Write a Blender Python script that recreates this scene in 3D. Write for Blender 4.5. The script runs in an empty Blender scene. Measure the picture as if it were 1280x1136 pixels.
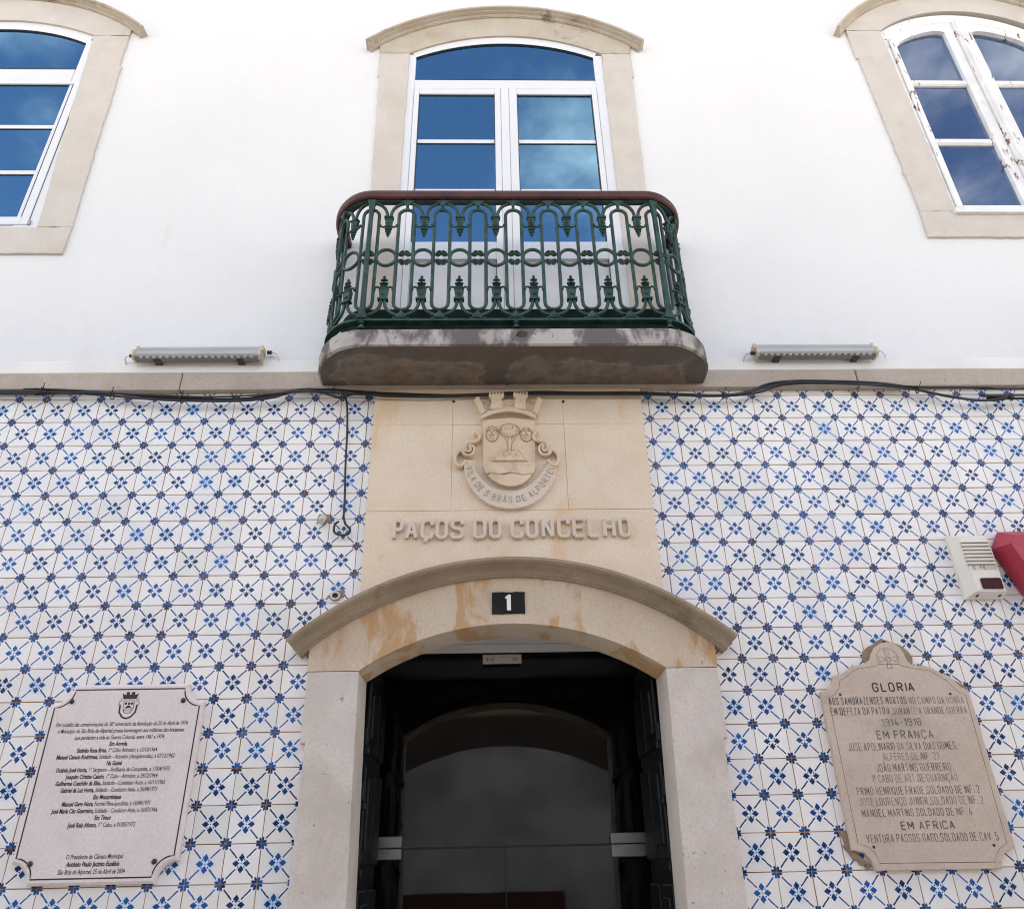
import bpy, bmesh, math, random
from math import sin, cos, pi, sqrt, atan2, radians
from mathutils import Vector, Matrix

random.seed(7)
scene = bpy.context.scene
C = scene.collection

# ---------------------------------------------------------------- camera
cam_d = bpy.data.cameras.new('camera')
cam = bpy.data.objects.new('camera', cam_d)
C.objects.link(cam)
R_ = Vector((0.99962042, -0.01947598, -0.01948582))
U_ = Vector((0.00775628, -0.47972858, 0.87738266))
F_ = Vector((0.02643579, 0.87720076, 0.47939542))
m = Matrix((R_, U_, -F_)).transposed().to_4x4()
m.translation = Vector((-0.06789, -3.48882, 1.6))
cam.matrix_world = m
cam_d.sensor_fit = 'HORIZONTAL'
cam_d.sensor_width = 36.0
cam_d.lens = 36.0 * 960.17 / 1280.0
cam_d.clip_start = 0.05
cam_d.clip_end = 2000
scene.camera = cam

# ---------------------------------------------------------------- sky and sun (facade in open shade, sun behind the building)
SUN_EL, SUN_ROT = radians(34), radians(14)
world = bpy.data.worlds.new('World')
scene.world = world
world.use_nodes = True
wn = world.node_tree
wn.nodes.clear()
w_out = wn.nodes.new('ShaderNodeOutputWorld')
w_bg = wn.nodes.new('ShaderNodeBackground')
w_sky = wn.nodes.new('ShaderNodeTexSky')
w_sky.sky_type = 'NISHITA'
w_sky.sun_disc = False
w_sky.sun_elevation = SUN_EL
w_sky.sun_rotation = SUN_ROT
w_sky.air_density = 1.0
w_sky.dust_density = 0.2
w_sky.ozone_density = 4.0
w_bg.inputs['Strength'].default_value = 0.1
w_tc = wn.nodes.new('ShaderNodeTexCoord')
w_sep = wn.nodes.new('ShaderNodeSeparateXYZ')
w_max = wn.nodes.new('ShaderNodeMath'); w_max.operation = 'MAXIMUM'; w_max.inputs[1].default_value = 0.08
w_dx = wn.nodes.new('ShaderNodeMath'); w_dx.operation = 'DIVIDE'
w_dy = wn.nodes.new('ShaderNodeMath'); w_dy.operation = 'DIVIDE'
w_cmb = wn.nodes.new('ShaderNodeCombineXYZ')
w_noise = wn.nodes.new('ShaderNodeTexNoise')
w_noise.inputs['Scale'].default_value = 1.3
w_noise.inputs['Detail'].default_value = 9
w_noise.inputs['Roughness'].default_value = 0.55
w_noise.inputs['Distortion'].default_value = 0.0
w_map = wn.nodes.new('ShaderNodeMapRange')
w_map.inputs['From Min'].default_value = 0.43
w_map.inputs['From Max'].default_value = 0.63
w_map.interpolation_type = 'SMOOTHSTEP'
w_map.inputs['To Max'].default_value = 0.9
w_mix = wn.nodes.new('ShaderNodeMix'); w_mix.data_type = 'RGBA'
w_mix.inputs[7].default_value = (7.8, 7.7, 7.8, 1)
lk = wn.links.new
lk(w_tc.outputs['Generated'], w_sep.inputs[0])
lk(w_sep.outputs['Z'], w_max.inputs[0])
lk(w_sep.outputs['X'], w_dx.inputs[0]); lk(w_max.outputs[0], w_dx.inputs[1])
lk(w_sep.outputs['Y'], w_dy.inputs[0]); lk(w_max.outputs[0], w_dy.inputs[1])
lk(w_dx.outputs[0], w_cmb.inputs[0]); lk(w_dy.outputs[0], w_cmb.inputs[1])
w_cmb.inputs[2].default_value = 11.3
lk(w_cmb.outputs[0], w_noise.inputs['Vector'])
lk(w_noise.outputs['Fac'], w_map.inputs['Value'])
lk(w_map.outputs[0], w_mix.inputs[0])
lk(w_sky.outputs[0], w_mix.inputs[6])
lk(w_mix.outputs[2], w_bg.inputs['Color'])
lk(w_bg.outputs[0], w_out.inputs['Surface'])

sun_d = bpy.data.lights.new('sun', 'SUN')
sun_d.energy = 3.0
sun_d.angle = radians(0.5)
sun_d.color = (1.0, 0.95, 0.88)
sun = bpy.data.objects.new('sun', sun_d)
C.objects.link(sun)
sd = Vector((sin(SUN_ROT) * cos(SUN_EL), cos(SUN_ROT) * cos(SUN_EL), sin(SUN_EL)))
sun.rotation_euler = sd.to_track_quat('Z', 'Y').to_euler()
sun.location = (2, 12, 14)

vs = scene.view_settings
vs.view_transform = 'Standard'
vs.look = 'None'
vs.gamma = 1.0
vs.use_curve_mapping = False
vs.exposure = 2.1
scene.cycles.pixel_filter_type = 'BLACKMAN_HARRIS'
scene.cycles.filter_width = 1.05
vs.use_white_balance = True
vs.white_balance_temperature = 7800
vs.white_balance_tint = 13

# ---------------------------------------------------------------- node helpers
class X:
    """a value in a node tree; operators append math nodes"""
    def __init__(s, nt, sock): s.nt, s.k = nt, sock
    def op(s, o, *a):
        n = s.nt.nodes.new('ShaderNodeMath'); n.operation = o
        for i, v in enumerate((s,) + a):
            if isinstance(v, X): s.nt.links.new(v.k, n.inputs[i])
            else: n.inputs[i].default_value = v
        return X(s.nt, n.outputs[0])
    def __add__(s, o): return s.op('ADD', o)
    def __radd__(s, o): return s.op('ADD', o)
    def __sub__(s, o): return s.op('SUBTRACT', o)
    def __rsub__(s, o): return (s * -1.0) + o
    def __mul__(s, o): return s.op('MULTIPLY', o)
    def __rmul__(s, o): return s.op('MULTIPLY', o)
    def __truediv__(s, o): return s.op('DIVIDE', o)
    def abs(s): return s.op('ABSOLUTE')
    def max(s, o): return s.op('MAXIMUM', o)
    def min(s, o): return s.op('MINIMUM', o)
    def fract(s): return s.op('FRACT')
    def sqrt(s): return s.op('SQRT')
    def step(s, lo, hi, a=0.0, b=1.0):
        n = s.nt.nodes.new('ShaderNodeMapRange'); n.interpolation_type = 'SMOOTHSTEP'
        s.nt.links.new(s.k, n.inputs['Value'])
        for nm, v in (('From Min', lo), ('From Max', hi), ('To Min', a), ('To Max', b)):
            if isinstance(v, X): s.nt.links.new(v.k, n.inputs[nm])
            else: n.inputs[nm].default_value = v
        return X(s.nt, n.outputs[0])
    def under(s, t, w):  # 1 where s < t, soft edge w
        return s.step(t - w, t + w, 1.0, 0.0)

def new_mat(name):
    mt = bpy.data.materials.new(name); mt.use_nodes = True
    nt = mt.node_tree
    b = nt.nodes.get('Principled BSDF')
    return mt, nt, b

def mixc(nt, fac, a, b):
    n = nt.nodes.new('ShaderNodeMix'); n.data_type = 'RGBA'
    if isinstance(fac, X): nt.links.new(fac.k, n.inputs[0])
    else: n.inputs[0].default_value = fac
    for i, v in ((6, a), (7, b)):
        if hasattr(v, 'is_output'): nt.links.new(v, n.inputs[i])
        else: n.inputs[i].default_value = (v[0], v[1], v[2], 1)
    return n.outputs[2]

def pos(nt, scale=(1, 1, 1), off=(0, 0, 0)):
    g = nt.nodes.new('ShaderNodeNewGeometry')
    mp = nt.nodes.new('ShaderNodeMapping')
    mp.inputs['Scale'].default_value = scale
    mp.inputs['Location'].default_value = off
    nt.links.new(g.outputs['Position'], mp.inputs[0])
    return mp.outputs[0]

def noise(nt, vec, scale, detail=5, rough=0.55, dist=0.0):
    n = nt.nodes.new('ShaderNodeTexNoise')
    n.inputs['Scale'].default_value = scale
    n.inputs['Detail'].default_value = detail
    n.inputs['Roughness'].default_value = rough
    n.inputs['Distortion'].default_value = dist
    if vec is not None: nt.links.new(vec, n.inputs['Vector'])
    return X(nt, n.outputs['Fac'])

def bump(nt, b, h, strength, dist=0.01):
    n = nt.nodes.new('ShaderNodeBump')
    n.inputs['Strength'].default_value = strength
    n.inputs['Distance'].default_value = dist
    nt.links.new(h.k, n.inputs['Height'])
    nt.links.new(n.outputs[0], b.inputs['Normal'])

def simple(name, col, rough=0.6, metal=0.0, vary=0.12, scale=9, bmp=0.15, bscale=60, spec=0.5):
    mt, nt, b = new_mat(name)
    v = pos(nt)
    n = noise(nt, v, scale)
    c = mixc(nt, n.step(0.3, 0.7), [x * (1 - vary) for x in col], [min(1, x * (1 + vary)) for x in col])
    nt.links.new(c, b.inputs['Base Color'])
    b.inputs['Roughness'].default_value = rough
    b.inputs['Metallic'].default_value = metal
    b.inputs['Specular IOR Level'].default_value = spec
    if bmp: bump(nt, b, noise(nt, v, bscale, 4), bmp, 0.003)
    return mt

def stone(name, ca, cb, stain=None, samt=0.5, sscale=3, sstretch=(1, 1, 1), slo=0.52, shi=0.7, pits=0.5, rough=0.85, bmp=0.35, dark=(0.12, 0.1, 0.08), damt=0.0, dlo=0.6, dhi=0.75, dscale=2.2, dstretch=(1, 1, 1)):
    mt, nt, b = new_mat(name)
    v = pos(nt)
    c = mixc(nt, noise(nt, v, 4.5, 8, 0.6).step(0.3, 0.7), ca, cb)
    fine = noise(nt, v, 95, 4, 0.7)
    c = mixc(nt, fine.step(0.35, 0.7) * 0.36, c, [x * 0.62 for x in ca])
    if stain:
        s = noise(nt, pos(nt, sstretch, (3.1, 0, 1.7)), sscale, 6, 0.6, 0.4)
        c = mixc(nt, s.step(slo, shi) * samt, c, stain)
    if damt:
        s = noise(nt, pos(nt, dstretch, (8.1, 0, 4.7)), dscale, 8, 0.65, 0.3)
        c = mixc(nt, s.step(dlo, dhi) * damt, c, dark)
    pt = noise(nt, v, 42, 2, 0.5)
    pit = pt.step(0.70, 0.76)
    c = mixc(nt, pit * pits, c, [x * 0.35 for x in ca])
    nt.links.new(c, b.inputs['Base Color'])
    b.inputs['Roughness'].default_value = rough
    b.inputs['Specular IOR Level'].default_value = 0.25
    bump(nt, b, fine * 0.5 + noise(nt, v, 14, 5) * 0.8 - pit * pits, bmp, 0.004)
    return mt

M = {}
# plaster
mt, nt, b = new_mat('white_plaster')
v = pos(nt)
c = mixc(nt, noise(nt, v, 0.7, 6, 0.6).step(0.35, 0.7), (0.71, 0.71, 0.715), (0.68, 0.68, 0.687))
sm = noise(nt, pos(nt, (1, 1, .5), (5, 0, 2)), 2.1, 7, 0.6, .5)
c = mixc(nt, sm.step(0.6, 0.78) * 0.35, c, (0.60, 0.59, 0.58))
drip = noise(nt, pos(nt, (7, 1, .45), (2, 0, 1)), 1.6, 5, 0.6, .2)
c = mixc(nt, drip.step(0.58, 0.75) * noise(nt, pos(nt, (1, 1, 1), (7, 0, 3)), 1.1, 3).step(.45, .65) * 0.28, c, (0.55, 0.53, 0.51))
fleck = noise(nt, v, 31, 3, 0.5)
c = mixc(nt, fleck.step(0.745, 0.76) * 0.5, c, (0.40, 0.36, 0.32))
nt.links.new(c, b.inputs['Base Color'])
b.inputs['Roughness'].default_value = 0.9
b.inputs['Specular IOR Level'].default_value = 0.2
bump(nt, b, noise(nt, v, 75, 5, 0.6) * 0.6 + noise(nt, v, 9, 4) * 1.1 + noise(nt, v, 2.2, 3) * 2.0, 0.5, 0.007)
M['plaster'] = mt
M['jamb'] = stone('pale_limestone', (0.68, 0.61, 0.555), (0.60, 0.535, 0.48), (0.40, 0.345, 0.285), 0.4, 2.4, pits=0.7)
M['arch'] = stone('ochre_limestone', (0.60, 0.475, 0.35), (0.65, 0.54, 0.42), (0.50, 0.28, 0.12), 0.8, 3.0, (1.8, 1, .8), 0.47, 0.57, pits=0.4)
M['hood'] = stone('weathered_moulding_stone', (0.31, 0.24, 0.17), (0.40, 0.315, 0.23), (0.20, 0.14, 0.09), 0.7, 3.5, pits=0.6)  # weathered stone, base darkened further to stand for shade in the cove
M['panel'] = stone('cream_limestone', (0.80, 0.665, 0.52), (0.74, 0.59, 0.435), (0.68, 0.43, 0.23), 0.8, 1.7, (1.5, 1, .7), 0.53, 0.7, pits=0.22, bmp=0.22)
M['carved'] = stone('carved_limestone', (0.76, 0.61, 0.455), (0.68, 0.52, 0.37), (0.46, 0.31, 0.18), 0.5, 9, pits=0.15, bmp=0.25)
M['letter'] = stone('letter_limestone', (0.70, 0.59, 0.48), (0.62, 0.51, 0.40), pits=0.15, bmp=0.2)
M['wstone'] = stone('window_limestone', (0.61, 0.56, 0.515), (0.54, 0.495, 0.45), (0.47, 0.40, 0.31), 0.45, 3.1, (1, 1, .5), 0.5, 0.72, pits=0.35, bmp=0.3)
M['whood'] = stone('window_hood_stone', (0.46, 0.40, 0.325), (0.53, 0.475, 0.40), (0.36, 0.25, 0.16), 0.5, 4, pits=0.3, damt=0.8, dlo=0.54, dhi=0.63, dscale=1.9, dark=(0.13, 0.115, 0.10))
M['band'] = stone('pinkish_band_stone', (0.42, 0.345, 0.285), (0.48, 0.41, 0.35), (0.36, 0.28, 0.21), 0.5, 3, (.5, 1, 1), pits=0.4)
M['ledge'] = simple('painted_ledge_white', (0.74, 0.72, 0.70), 0.8, vary=0.05, scale=3, bmp=0.3, bscale=40, spec=0.2)
M['plaque_pale'] = stone('pinkish_marble', (0.79, 0.71, 0.685), (0.73, 0.65, 0.625), (0.64, 0.565, 0.55), 0.5, 5, pits=0.03, rough=0.55, bmp=0.06)
M['plaque_old'] = stone('old_engraved_stone', (0.60, 0.49, 0.41), (0.53, 0.425, 0.35), (0.30, 0.25, 0.205), 0.5, 4, pits=0.35, bmp=0.3)
M['mortar'] = stone('rough_mortar', (0.27, 0.20, 0.14), (0.36, 0.28, 0.20), pits=1.0, bmp=0.9)
M['slab_face'] = stone('streaked_slab_concrete', (0.47, 0.44, 0.405), (0.38, 0.35, 0.315), (0.30, 0.21, 0.06), 0.8, 12, (1, 1, 1), 0.64, 0.68, pits=1.0, bmp=0.9, damt=0.95, dlo=0.42, dhi=0.54, dscale=4.2, dstretch=(1.3, 1.3, .6), dark=(0.12, 0.105, 0.10))
M['ink'] = simple('black_ink', (0.02, 0.02, 0.022), 0.6, bmp=0, vary=.1)
M['worn_ink'] = simple('worn_engraving_grey', (0.15, 0.13, 0.115), 0.9, bmp=0, vary=.5, scale=14)
M['faint_ink'] = simple('faded_engraving_grey', (0.22, 0.19, 0.165), 0.9, bmp=0, vary=.35, scale=22)
M['pvc'] = simple('white_window_plastic', (0.67, 0.685, 0.715), 0.35, vary=0.015, bmp=0.02, scale=3)
M['gasket'] = simple('dark_gasket', (0.03, 0.03, 0.032), 0.6, bmp=0)
M['groove'] = simple('grey_joint_line', (0.30, 0.31, 0.33), 0.6, bmp=0)
M['iron'] = simple('dark_green_iron_paint', (0.009, 0.043, 0.034), 0.45, vary=0.5, scale=16, bmp=0.5, bscale=70, spec=0.35)
M['iron_dark'] = simple('green_sheet_iron', (0.004, 0.016, 0.014), 0.7, vary=0.4, scale=10, bmp=0.3, spec=0.2)  # dark green, deepened so the gap below the bottom plate looks shaded
M['rail'] = simple('maroon_handrail_paint', (0.060, 0.017, 0.015), 0.5, vary=0.35, scale=8, bmp=0.25, spec=0.35)
M['cable'] = simple('black_cable_sheath', (0.012, 0.012, 0.014), 0.5, bmp=0, vary=.2)
M['lamp_body'] = simple('grey_aluminium', (0.38, 0.385, 0.375), 0.4, metal=0.2, vary=0.06, scale=6, bmp=0.05)
M['lamp_glass'] = simple('led_strip_cover', (0.16, 0.16, 0.155), 0.25, vary=0.1, bmp=0.02)
M['led'] = simple('led_lens', (0.55, 0.52, 0.5), 0.3, bmp=0)
M['endcap'] = simple('yellowed_end_cap', (0.50, 0.43, 0.30), 0.5, bmp=0.05)
M['siren'] = simple('cream_siren_plastic', (0.76, 0.72, 0.65), 0.45, vary=0.04, scale=5, bmp=0.05)
M['siren_lens'] = simple('dark_purple_lens', (0.05, 0.006, 0.018), 0.45, vary=0.2, bmp=0.1, spec=0.2)
M['louvre'] = simple('shadowed_slot_plastic', (0.30, 0.27, 0.22), 0.6, bmp=0)
M['blue_print'] = simple('blue_print', (0.10, 0.20, 0.55), 0.5, bmp=0)
M['pale_print'] = simple('sun_bleached_print', (0.50, 0.50, 0.49), 0.5, bmp=0)
M['yellow_print'] = simple('yellow_stain_print', (0.62, 0.53, 0.36), 0.5, bmp=0)
M['red'] = simple('red_alarm_paint', (0.42, 0.035, 0.06), 0.45, vary=0.08, scale=14, bmp=0.2, bscale=120)
M['screw'] = simple('dark_screw_head', (0.05, 0.05, 0.05), 0.35, metal=0.6, bmp=0.1)
M['steel'] = simple('brushed_steel', (0.36, 0.37, 0.38), 0.35, metal=0.85, vary=0.08, bmp=0.05)
M['enamel_black'] = simple('black_number_tile', (0.008, 0.008, 0.008), 0.5, vary=0.4, scale=30, bmp=0.4, bscale=90, spec=0.2)
M['enamel_white'] = simple('white_number_enamel', (0.78, 0.78, 0.76), 0.35, vary=.05, bmp=0.05)
M['dark_wood'] = simple('dark_brown_wood', (0.008, 0.006, 0.005), 0.6, vary=0.4, scale=7, bmp=0.2)
M['dark_green_wood'] = simple('dark_green_door_paint', (0.004, 0.007, 0.008), 0.45, vary=0.4, scale=9, bmp=0.3, spec=0.3)
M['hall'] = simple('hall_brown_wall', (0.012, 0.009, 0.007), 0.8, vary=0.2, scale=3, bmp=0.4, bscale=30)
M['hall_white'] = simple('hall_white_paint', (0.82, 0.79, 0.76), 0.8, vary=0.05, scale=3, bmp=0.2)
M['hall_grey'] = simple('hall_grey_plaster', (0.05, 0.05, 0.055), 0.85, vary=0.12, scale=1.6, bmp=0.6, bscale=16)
M['redwood'] = simple('reddish_brown_board', (0.10, 0.022, 0.014), 0.5, vary=0.3, bmp=0.1)
M['paper'] = simple('white_notice_paper', (0.75, 0.73, 0.68), 0.6, vary=.03, bmp=0)
M['orange_print'] = simple('orange_print', (0.55, 0.28, 0.05), 0.6, bmp=0)
M['ochre_wall'] = simple('dull_ochre_render', (0.11, 0.08, 0.06), 0.9, vary=.2, scale=2, bmp=.3)
M['bay_white'] = simple('white_limewash', (0.62, 0.62, 0.64), 0.9, vary=.35, scale=1.1, bmp=.9, bscale=9)
M['room'] = simple('dim_room_paint', (0.10, 0.10, 0.11), 0.9, vary=.05, bmp=0)
M['curtain'] = simple('white_curtain_cloth', (0.78, 0.78, 0.80), 0.9, vary=.03, bmp=0)
M['roofing'] = simple('terracotta_roofing', (0.35, 0.15, 0.08), 0.8, vary=.2, bmp=.3)
M['conduit'] = simple('cream_conduit_plastic', (0.60, 0.57, 0.50), 0.6, bmp=0.05)
M['asphalt'] = simple('street_paving', (0.52, 0.50, 0.46), 0.9, vary=.2, scale=2, bmp=.5, bscale=40)
M['pave'] = simple('pavement_limestone', (0.62, 0.59, 0.54), 0.8, vary=.2, scale=6, bmp=.5, bscale=30)

# old flaking white window paint
mt, nt, b = new_mat('flaking_white_paint')
v = pos(nt)
fl = noise(nt, pos(nt, (3.2, 1, .8), (1.3, 0, .4)), 9, 6, 0.7, 0.6)
big = noise(nt, pos(nt, (1, 1, 1), (2.2, 0, 6)), 2.6, 3)
msk = (fl * 0.75 + big * 0.4).step(0.665, 0.69)
c = mixc(nt, noise(nt, v, 7, 5).step(.3, .7), (0.76, 0.76, 0.77), (0.66, 0.66, 0.66))
c = mixc(nt, msk, c, (0.22, 0.13, 0.08))
nt.links.new(c, b.inputs['Base Color'])
b.inputs['Roughness'].default_value = 0.6
bump(nt, b, noise(nt, v, 45, 4) * 0.4 - msk, 0.5, 0.003)
M['oldpaint'] = mt

# slab underside: damp stains with pale tide lines
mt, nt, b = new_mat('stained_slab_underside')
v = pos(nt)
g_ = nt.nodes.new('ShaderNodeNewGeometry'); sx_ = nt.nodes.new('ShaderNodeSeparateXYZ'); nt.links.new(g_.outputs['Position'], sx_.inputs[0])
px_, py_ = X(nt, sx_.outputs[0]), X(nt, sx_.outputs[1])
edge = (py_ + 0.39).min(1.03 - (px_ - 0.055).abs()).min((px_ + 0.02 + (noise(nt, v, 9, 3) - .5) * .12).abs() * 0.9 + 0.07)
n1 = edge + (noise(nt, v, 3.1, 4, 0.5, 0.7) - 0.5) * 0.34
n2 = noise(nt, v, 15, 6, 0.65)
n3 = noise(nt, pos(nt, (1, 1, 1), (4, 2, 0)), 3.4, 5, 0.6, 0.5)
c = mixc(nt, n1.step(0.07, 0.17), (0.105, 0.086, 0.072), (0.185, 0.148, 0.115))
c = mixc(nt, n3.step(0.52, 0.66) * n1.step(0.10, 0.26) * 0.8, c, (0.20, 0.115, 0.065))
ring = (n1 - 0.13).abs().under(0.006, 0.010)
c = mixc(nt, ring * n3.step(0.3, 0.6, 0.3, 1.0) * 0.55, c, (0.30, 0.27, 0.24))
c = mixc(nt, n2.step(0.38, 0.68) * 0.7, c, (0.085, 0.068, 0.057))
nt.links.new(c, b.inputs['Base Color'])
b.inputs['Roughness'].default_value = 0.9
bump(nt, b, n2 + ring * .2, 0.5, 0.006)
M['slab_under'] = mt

# grout
M['grout'] = simple('brown_tile_grout', (0.33, 0.18, 0.085), 0.95, vary=0.5, scale=5, bmp=0.6, bscale=110, spec=0.1)

# iron paint gets rust at chips
_nt = M['iron'].node_tree; _b = _nt.nodes['Principled BSDF']
_old = _b.inputs['Base Color'].links[0].from_socket
_r = noise(_nt, pos(_nt), 34, 6, 0.7)
_c = mixc(_nt, _r.step(0.66, 0.70) * 0.8, _old, (0.10, 0.045, 0.022))
_c = mixc(_nt, noise(_nt, pos(_nt, (1, 1, 1), (5, 5, 5)), 48, 4, 0.6).step(0.6, 0.72) * 0.45, _c, (0.06, 0.115, 0.095))
_nt.links.new(_c, _b.inputs['Base Color'])

# glass
def glass_mat(name, tint, refl, base=0.16):
    mt, nt, b = new_mat(name)
    nt.nodes.remove(b)
    out = nt.nodes['Material Output']
    tr = nt.nodes.new('ShaderNodeBsdfTransparent'); tr.inputs[0].default_value = (*tint, 1)
    gl = nt.nodes.new('ShaderNodeBsdfGlossy'); gl.inputs['Roughness'].default_value = 0.012
    gl.inputs['Color'].default_value = (*refl, 1)
    lw = nt.nodes.new('ShaderNodeFresnel'); lw.inputs[0].default_value = 1.5
    gq = nt.nodes.new('ShaderNodeNewGeometry')
    f = X(nt, lw.outputs[0]) + (1.0 - X(nt, gq.outputs['Backfacing'])) * base
    f = f.min(1.0)
    ms = nt.nodes.new('ShaderNodeMixShader')
    nt.links.new(f.k, ms.inputs[0]); nt.links.new(tr.outputs[0], ms.inputs[1]); nt.links.new(gl.outputs[0], ms.inputs[2])
    nt.links.new(ms.outputs[0], out.inputs[0])
    nz = noise(nt, pos(nt), 1.1, 2)
    bp = nt.nodes.new('ShaderNodeBump'); bp.inputs['Strength'].default_value = 0.05; bp.inputs['Distance'].default_value = 0.02
    nt.links.new(nz.k, bp.inputs['Height']); nt.links.new(bp.outputs[0], gl.inputs['Normal'])
    return mt
M['glass'] = glass_mat('coated_window_glass', (0.72, 0.80, 0.85), (0.29, 0.60, 0.80), 0.46)
M['old_glass'] = glass_mat('old_window_glass', (0.66, 0.72, 0.76), (0.60, 0.74, 0.95), 0.24)
M['door_glass'] = glass_mat('clear_door_glass', (0.80, 0.82, 0.82), (1, 1, 1), -0.014)

# painted azulejo tile
mt, nt, b = new_mat('blue_and_white_glazed_tile')
uvn = nt.nodes.new('ShaderNodeUVMap'); uvn.uv_map = 'UVMap'
sp = nt.nodes.new('ShaderNodeSeparateXYZ'); nt.links.new(uvn.outputs[0], sp.inputs[0])
oi = nt.nodes.new('ShaderNodeObjectInfo'); ge = nt.nodes.new('ShaderNodeNewGeometry')
rnd = (X(nt, oi.outputs['Random']) + X(nt, ge.outputs['Random Per Island']) * 3.71).fract()
r2 = (rnd * 17.31).fract(); r3 = (rnd * 91.7).fract(); r4 = (rnd * 47.13).fract(); r5 = (rnd * 233.3).fract()
wv = pos(nt)
wob = noise(nt, wv, 55, 3) - 0.5
wob2 = noise(nt, pos(nt, (1, 1, 1), (9, 3, 5)), 55, 3) - 0.5
u = X(nt, sp.outputs[0]) + wob * 0.035 + (r3 - 0.5) * 0.02
w = X(nt, sp.outputs[1]) + wob2 * 0.035 + (r4 - 0.5) * 0.02
au, aw = u.abs(), w.abs()
mx, mn = au.max(aw), au.min(aw)
leaf = ((mx - 0.150).abs() / 0.106 + mn / 0.086).under(1.0, 0.10)
leaf2 = ((mx - 0.150).abs() / 0.054).max(mn / 0.050).under(1.0, 0.12)
leaf = leaf.max(leaf2)
dot0 = (au * au + aw * aw).sqrt().under(0.014, 0.006)
da, db = au - 0.088, aw - 0.088
dot1 = (da * da + db * db).sqrt().under(0.021, 0.006)
t_ = (au + aw) * 0.5
wd = (au - aw).abs() * 0.5
dash = wd.under(0.0140, 0.004) * (t_ - 0.255).abs().under(0.120, 0.006)
cu, cw = 0.5 - au, 0.5 - aw
cm, cn = cu.max(cw), cu.min(cw)
pa = cm * cos(radians(21)) + cn * sin(radians(21))
pb = cn * cos(radians(21)) - cm * sin(radians(21))
qa, qb = (pa - 0.094) / 0.074, pb / 0.038
pet = (qa * qa + qb * qb).sqrt().under(1.0, 0.14)
pat = leaf.max(dot0).max(dot1).max(dash).max(pet)
dc = (u * u + w * w).sqrt()
ds = (cu * cu + cw * cw).sqrt()
haze = dc.under(0.20, 0.17).max(ds.under(0.12, 0.12)) * r2.step(0.25, 1.0) * (0.45 + noise(nt, pos(nt, (1, 1, 1), (3, 0, 8)), 0.9, 2).step(.4, .62) * 0.5)
haze = haze.max((dc.min(ds)).under(0.14, 0.05) * 0.22)
glaze = noise(nt, wv, 3.2, 4)
white = mixc(nt, r5, (0.83, 0.815, 0.785), (0.77, 0.74, 0.715))
white = mixc(nt, r3.step(0.8, 1.0) * .8, white, (0.70, 0.705, 0.66))
white = mixc(nt, glaze.step(0.45, 0.75) * 0.35, white, (0.66, 0.69, 0.73))
blue = mixc(nt, r4.step(0.1, 0.95), (0.006, 0.026, 0.090), (0.008, 0.100, 0.330))
blue = mixc(nt, noise(nt, wv, 40, 3).step(0.35, 0.75) * 0.38, blue, (0.030, 0.17, 0.44))
c = mixc(nt, haze, white, (0.34, 0.54, 0.80))
c = mixc(nt, pat, c, blue)
orange = cm.under(0.042, 0.02) * noise(nt, wv, 70, 3).step(0.45, 0.7) * 0.25
c = mixc(nt, orange, c, (0.46, 0.33, 0.20))
dirt = noise(nt, wv, 11, 8, 0.7).step(0.66, 0.74) * au.max(aw).step(0.43, 0.49)
c = mixc(nt, dirt * 0.6, c, (0.36, 0.24, 0.13))
chip = noise(nt, wv, 27, 5, 0.75).step(0.735, 0.745)
c = mixc(nt, chip * .8, c, (0.30, 0.22, 0.15))
nt.links.new(c, b.inputs['Base Color'])
b.inputs['Roughness'].default_value = 0.22
b.inputs['Specular IOR Level'].default_value = 0.3
bump(nt, b, noise(nt, wv, 18, 3) * 0.6 - chip * .4, 0.12, 0.004)
M['tile'] = mt

# ---------------------------------------------------------------- object helpers
def prop(o, label=None, cat=None, group=None, kind=None):
    if label: o['label'] = label
    if cat: o['category'] = cat
    if group: o['group'] = group
    if kind: o['kind'] = kind
    return o

def thing(name, label, cat, loc=(0, 0, 0), group=None):
    o = bpy.data.objects.new(name, None)
    o.empty_display_size = 0.1
    C.objects.link(o)
    o.location = loc
    return prop(o, label, cat, group)

def wloc(o):
    v = Vector((0, 0, 0))
    while o is not None:
        v += o.location; o = o.parent
    return v

def obj(name, bm, mat_, parent=None, smooth=False, loc=None):
    """bmesh in world coordinates -> one linked object"""
    me = bpy.data.meshes.new(name)
    bmesh.ops.recalc_face_normals(bm, faces=bm.faces)
    bm.to_mesh(me); bm.free()
    base = wloc(parent) if parent is not None else Vector((0, 0, 0))
    l = Vector(loc) - base if loc is not None else Vector((0, 0, 0))
    me.transform(Matrix.Translation(-(base + l)))
    mats = mat_ if isinstance(mat_, (list, tuple)) else [mat_]
    for k in mats: me.materials.append(M[k] if isinstance(k, str) else k)
    if smooth:
        for p in me.polygons: p.use_smooth = True
        me.set_sharp_from_angle(angle=radians(38))
    o = bpy.data.objects.new(name, me)
    C.objects.link(o)
    o.parent = parent
    o.location = l
    return o

def B(): return bmesh.new()

def box(bm, x0, x1, y0, y1, z0, z1, bev=0.0, mi=0):
    vs_ = [bm.verts.new((x, y, z)) for x in (x0, x1) for y in (y0, y1) for z in (z0, z1)]
    fs = [bm.faces.new([vs_[i] for i in q]) for q in ((0, 1, 3, 2), (4, 6, 7, 5), (0, 4, 5, 1), (2, 3, 7, 6), (0, 2, 6, 4), (1, 5, 7, 3))]
    for f in fs: f.material_index = mi
    if bev > 0:
        es = list({e for f in fs for e in f.edges})
        bmesh.ops.bevel(bm, geom=es, offset=bev, segments=1, affect='EDGES', profile=0.5)
    return vs_

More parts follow.
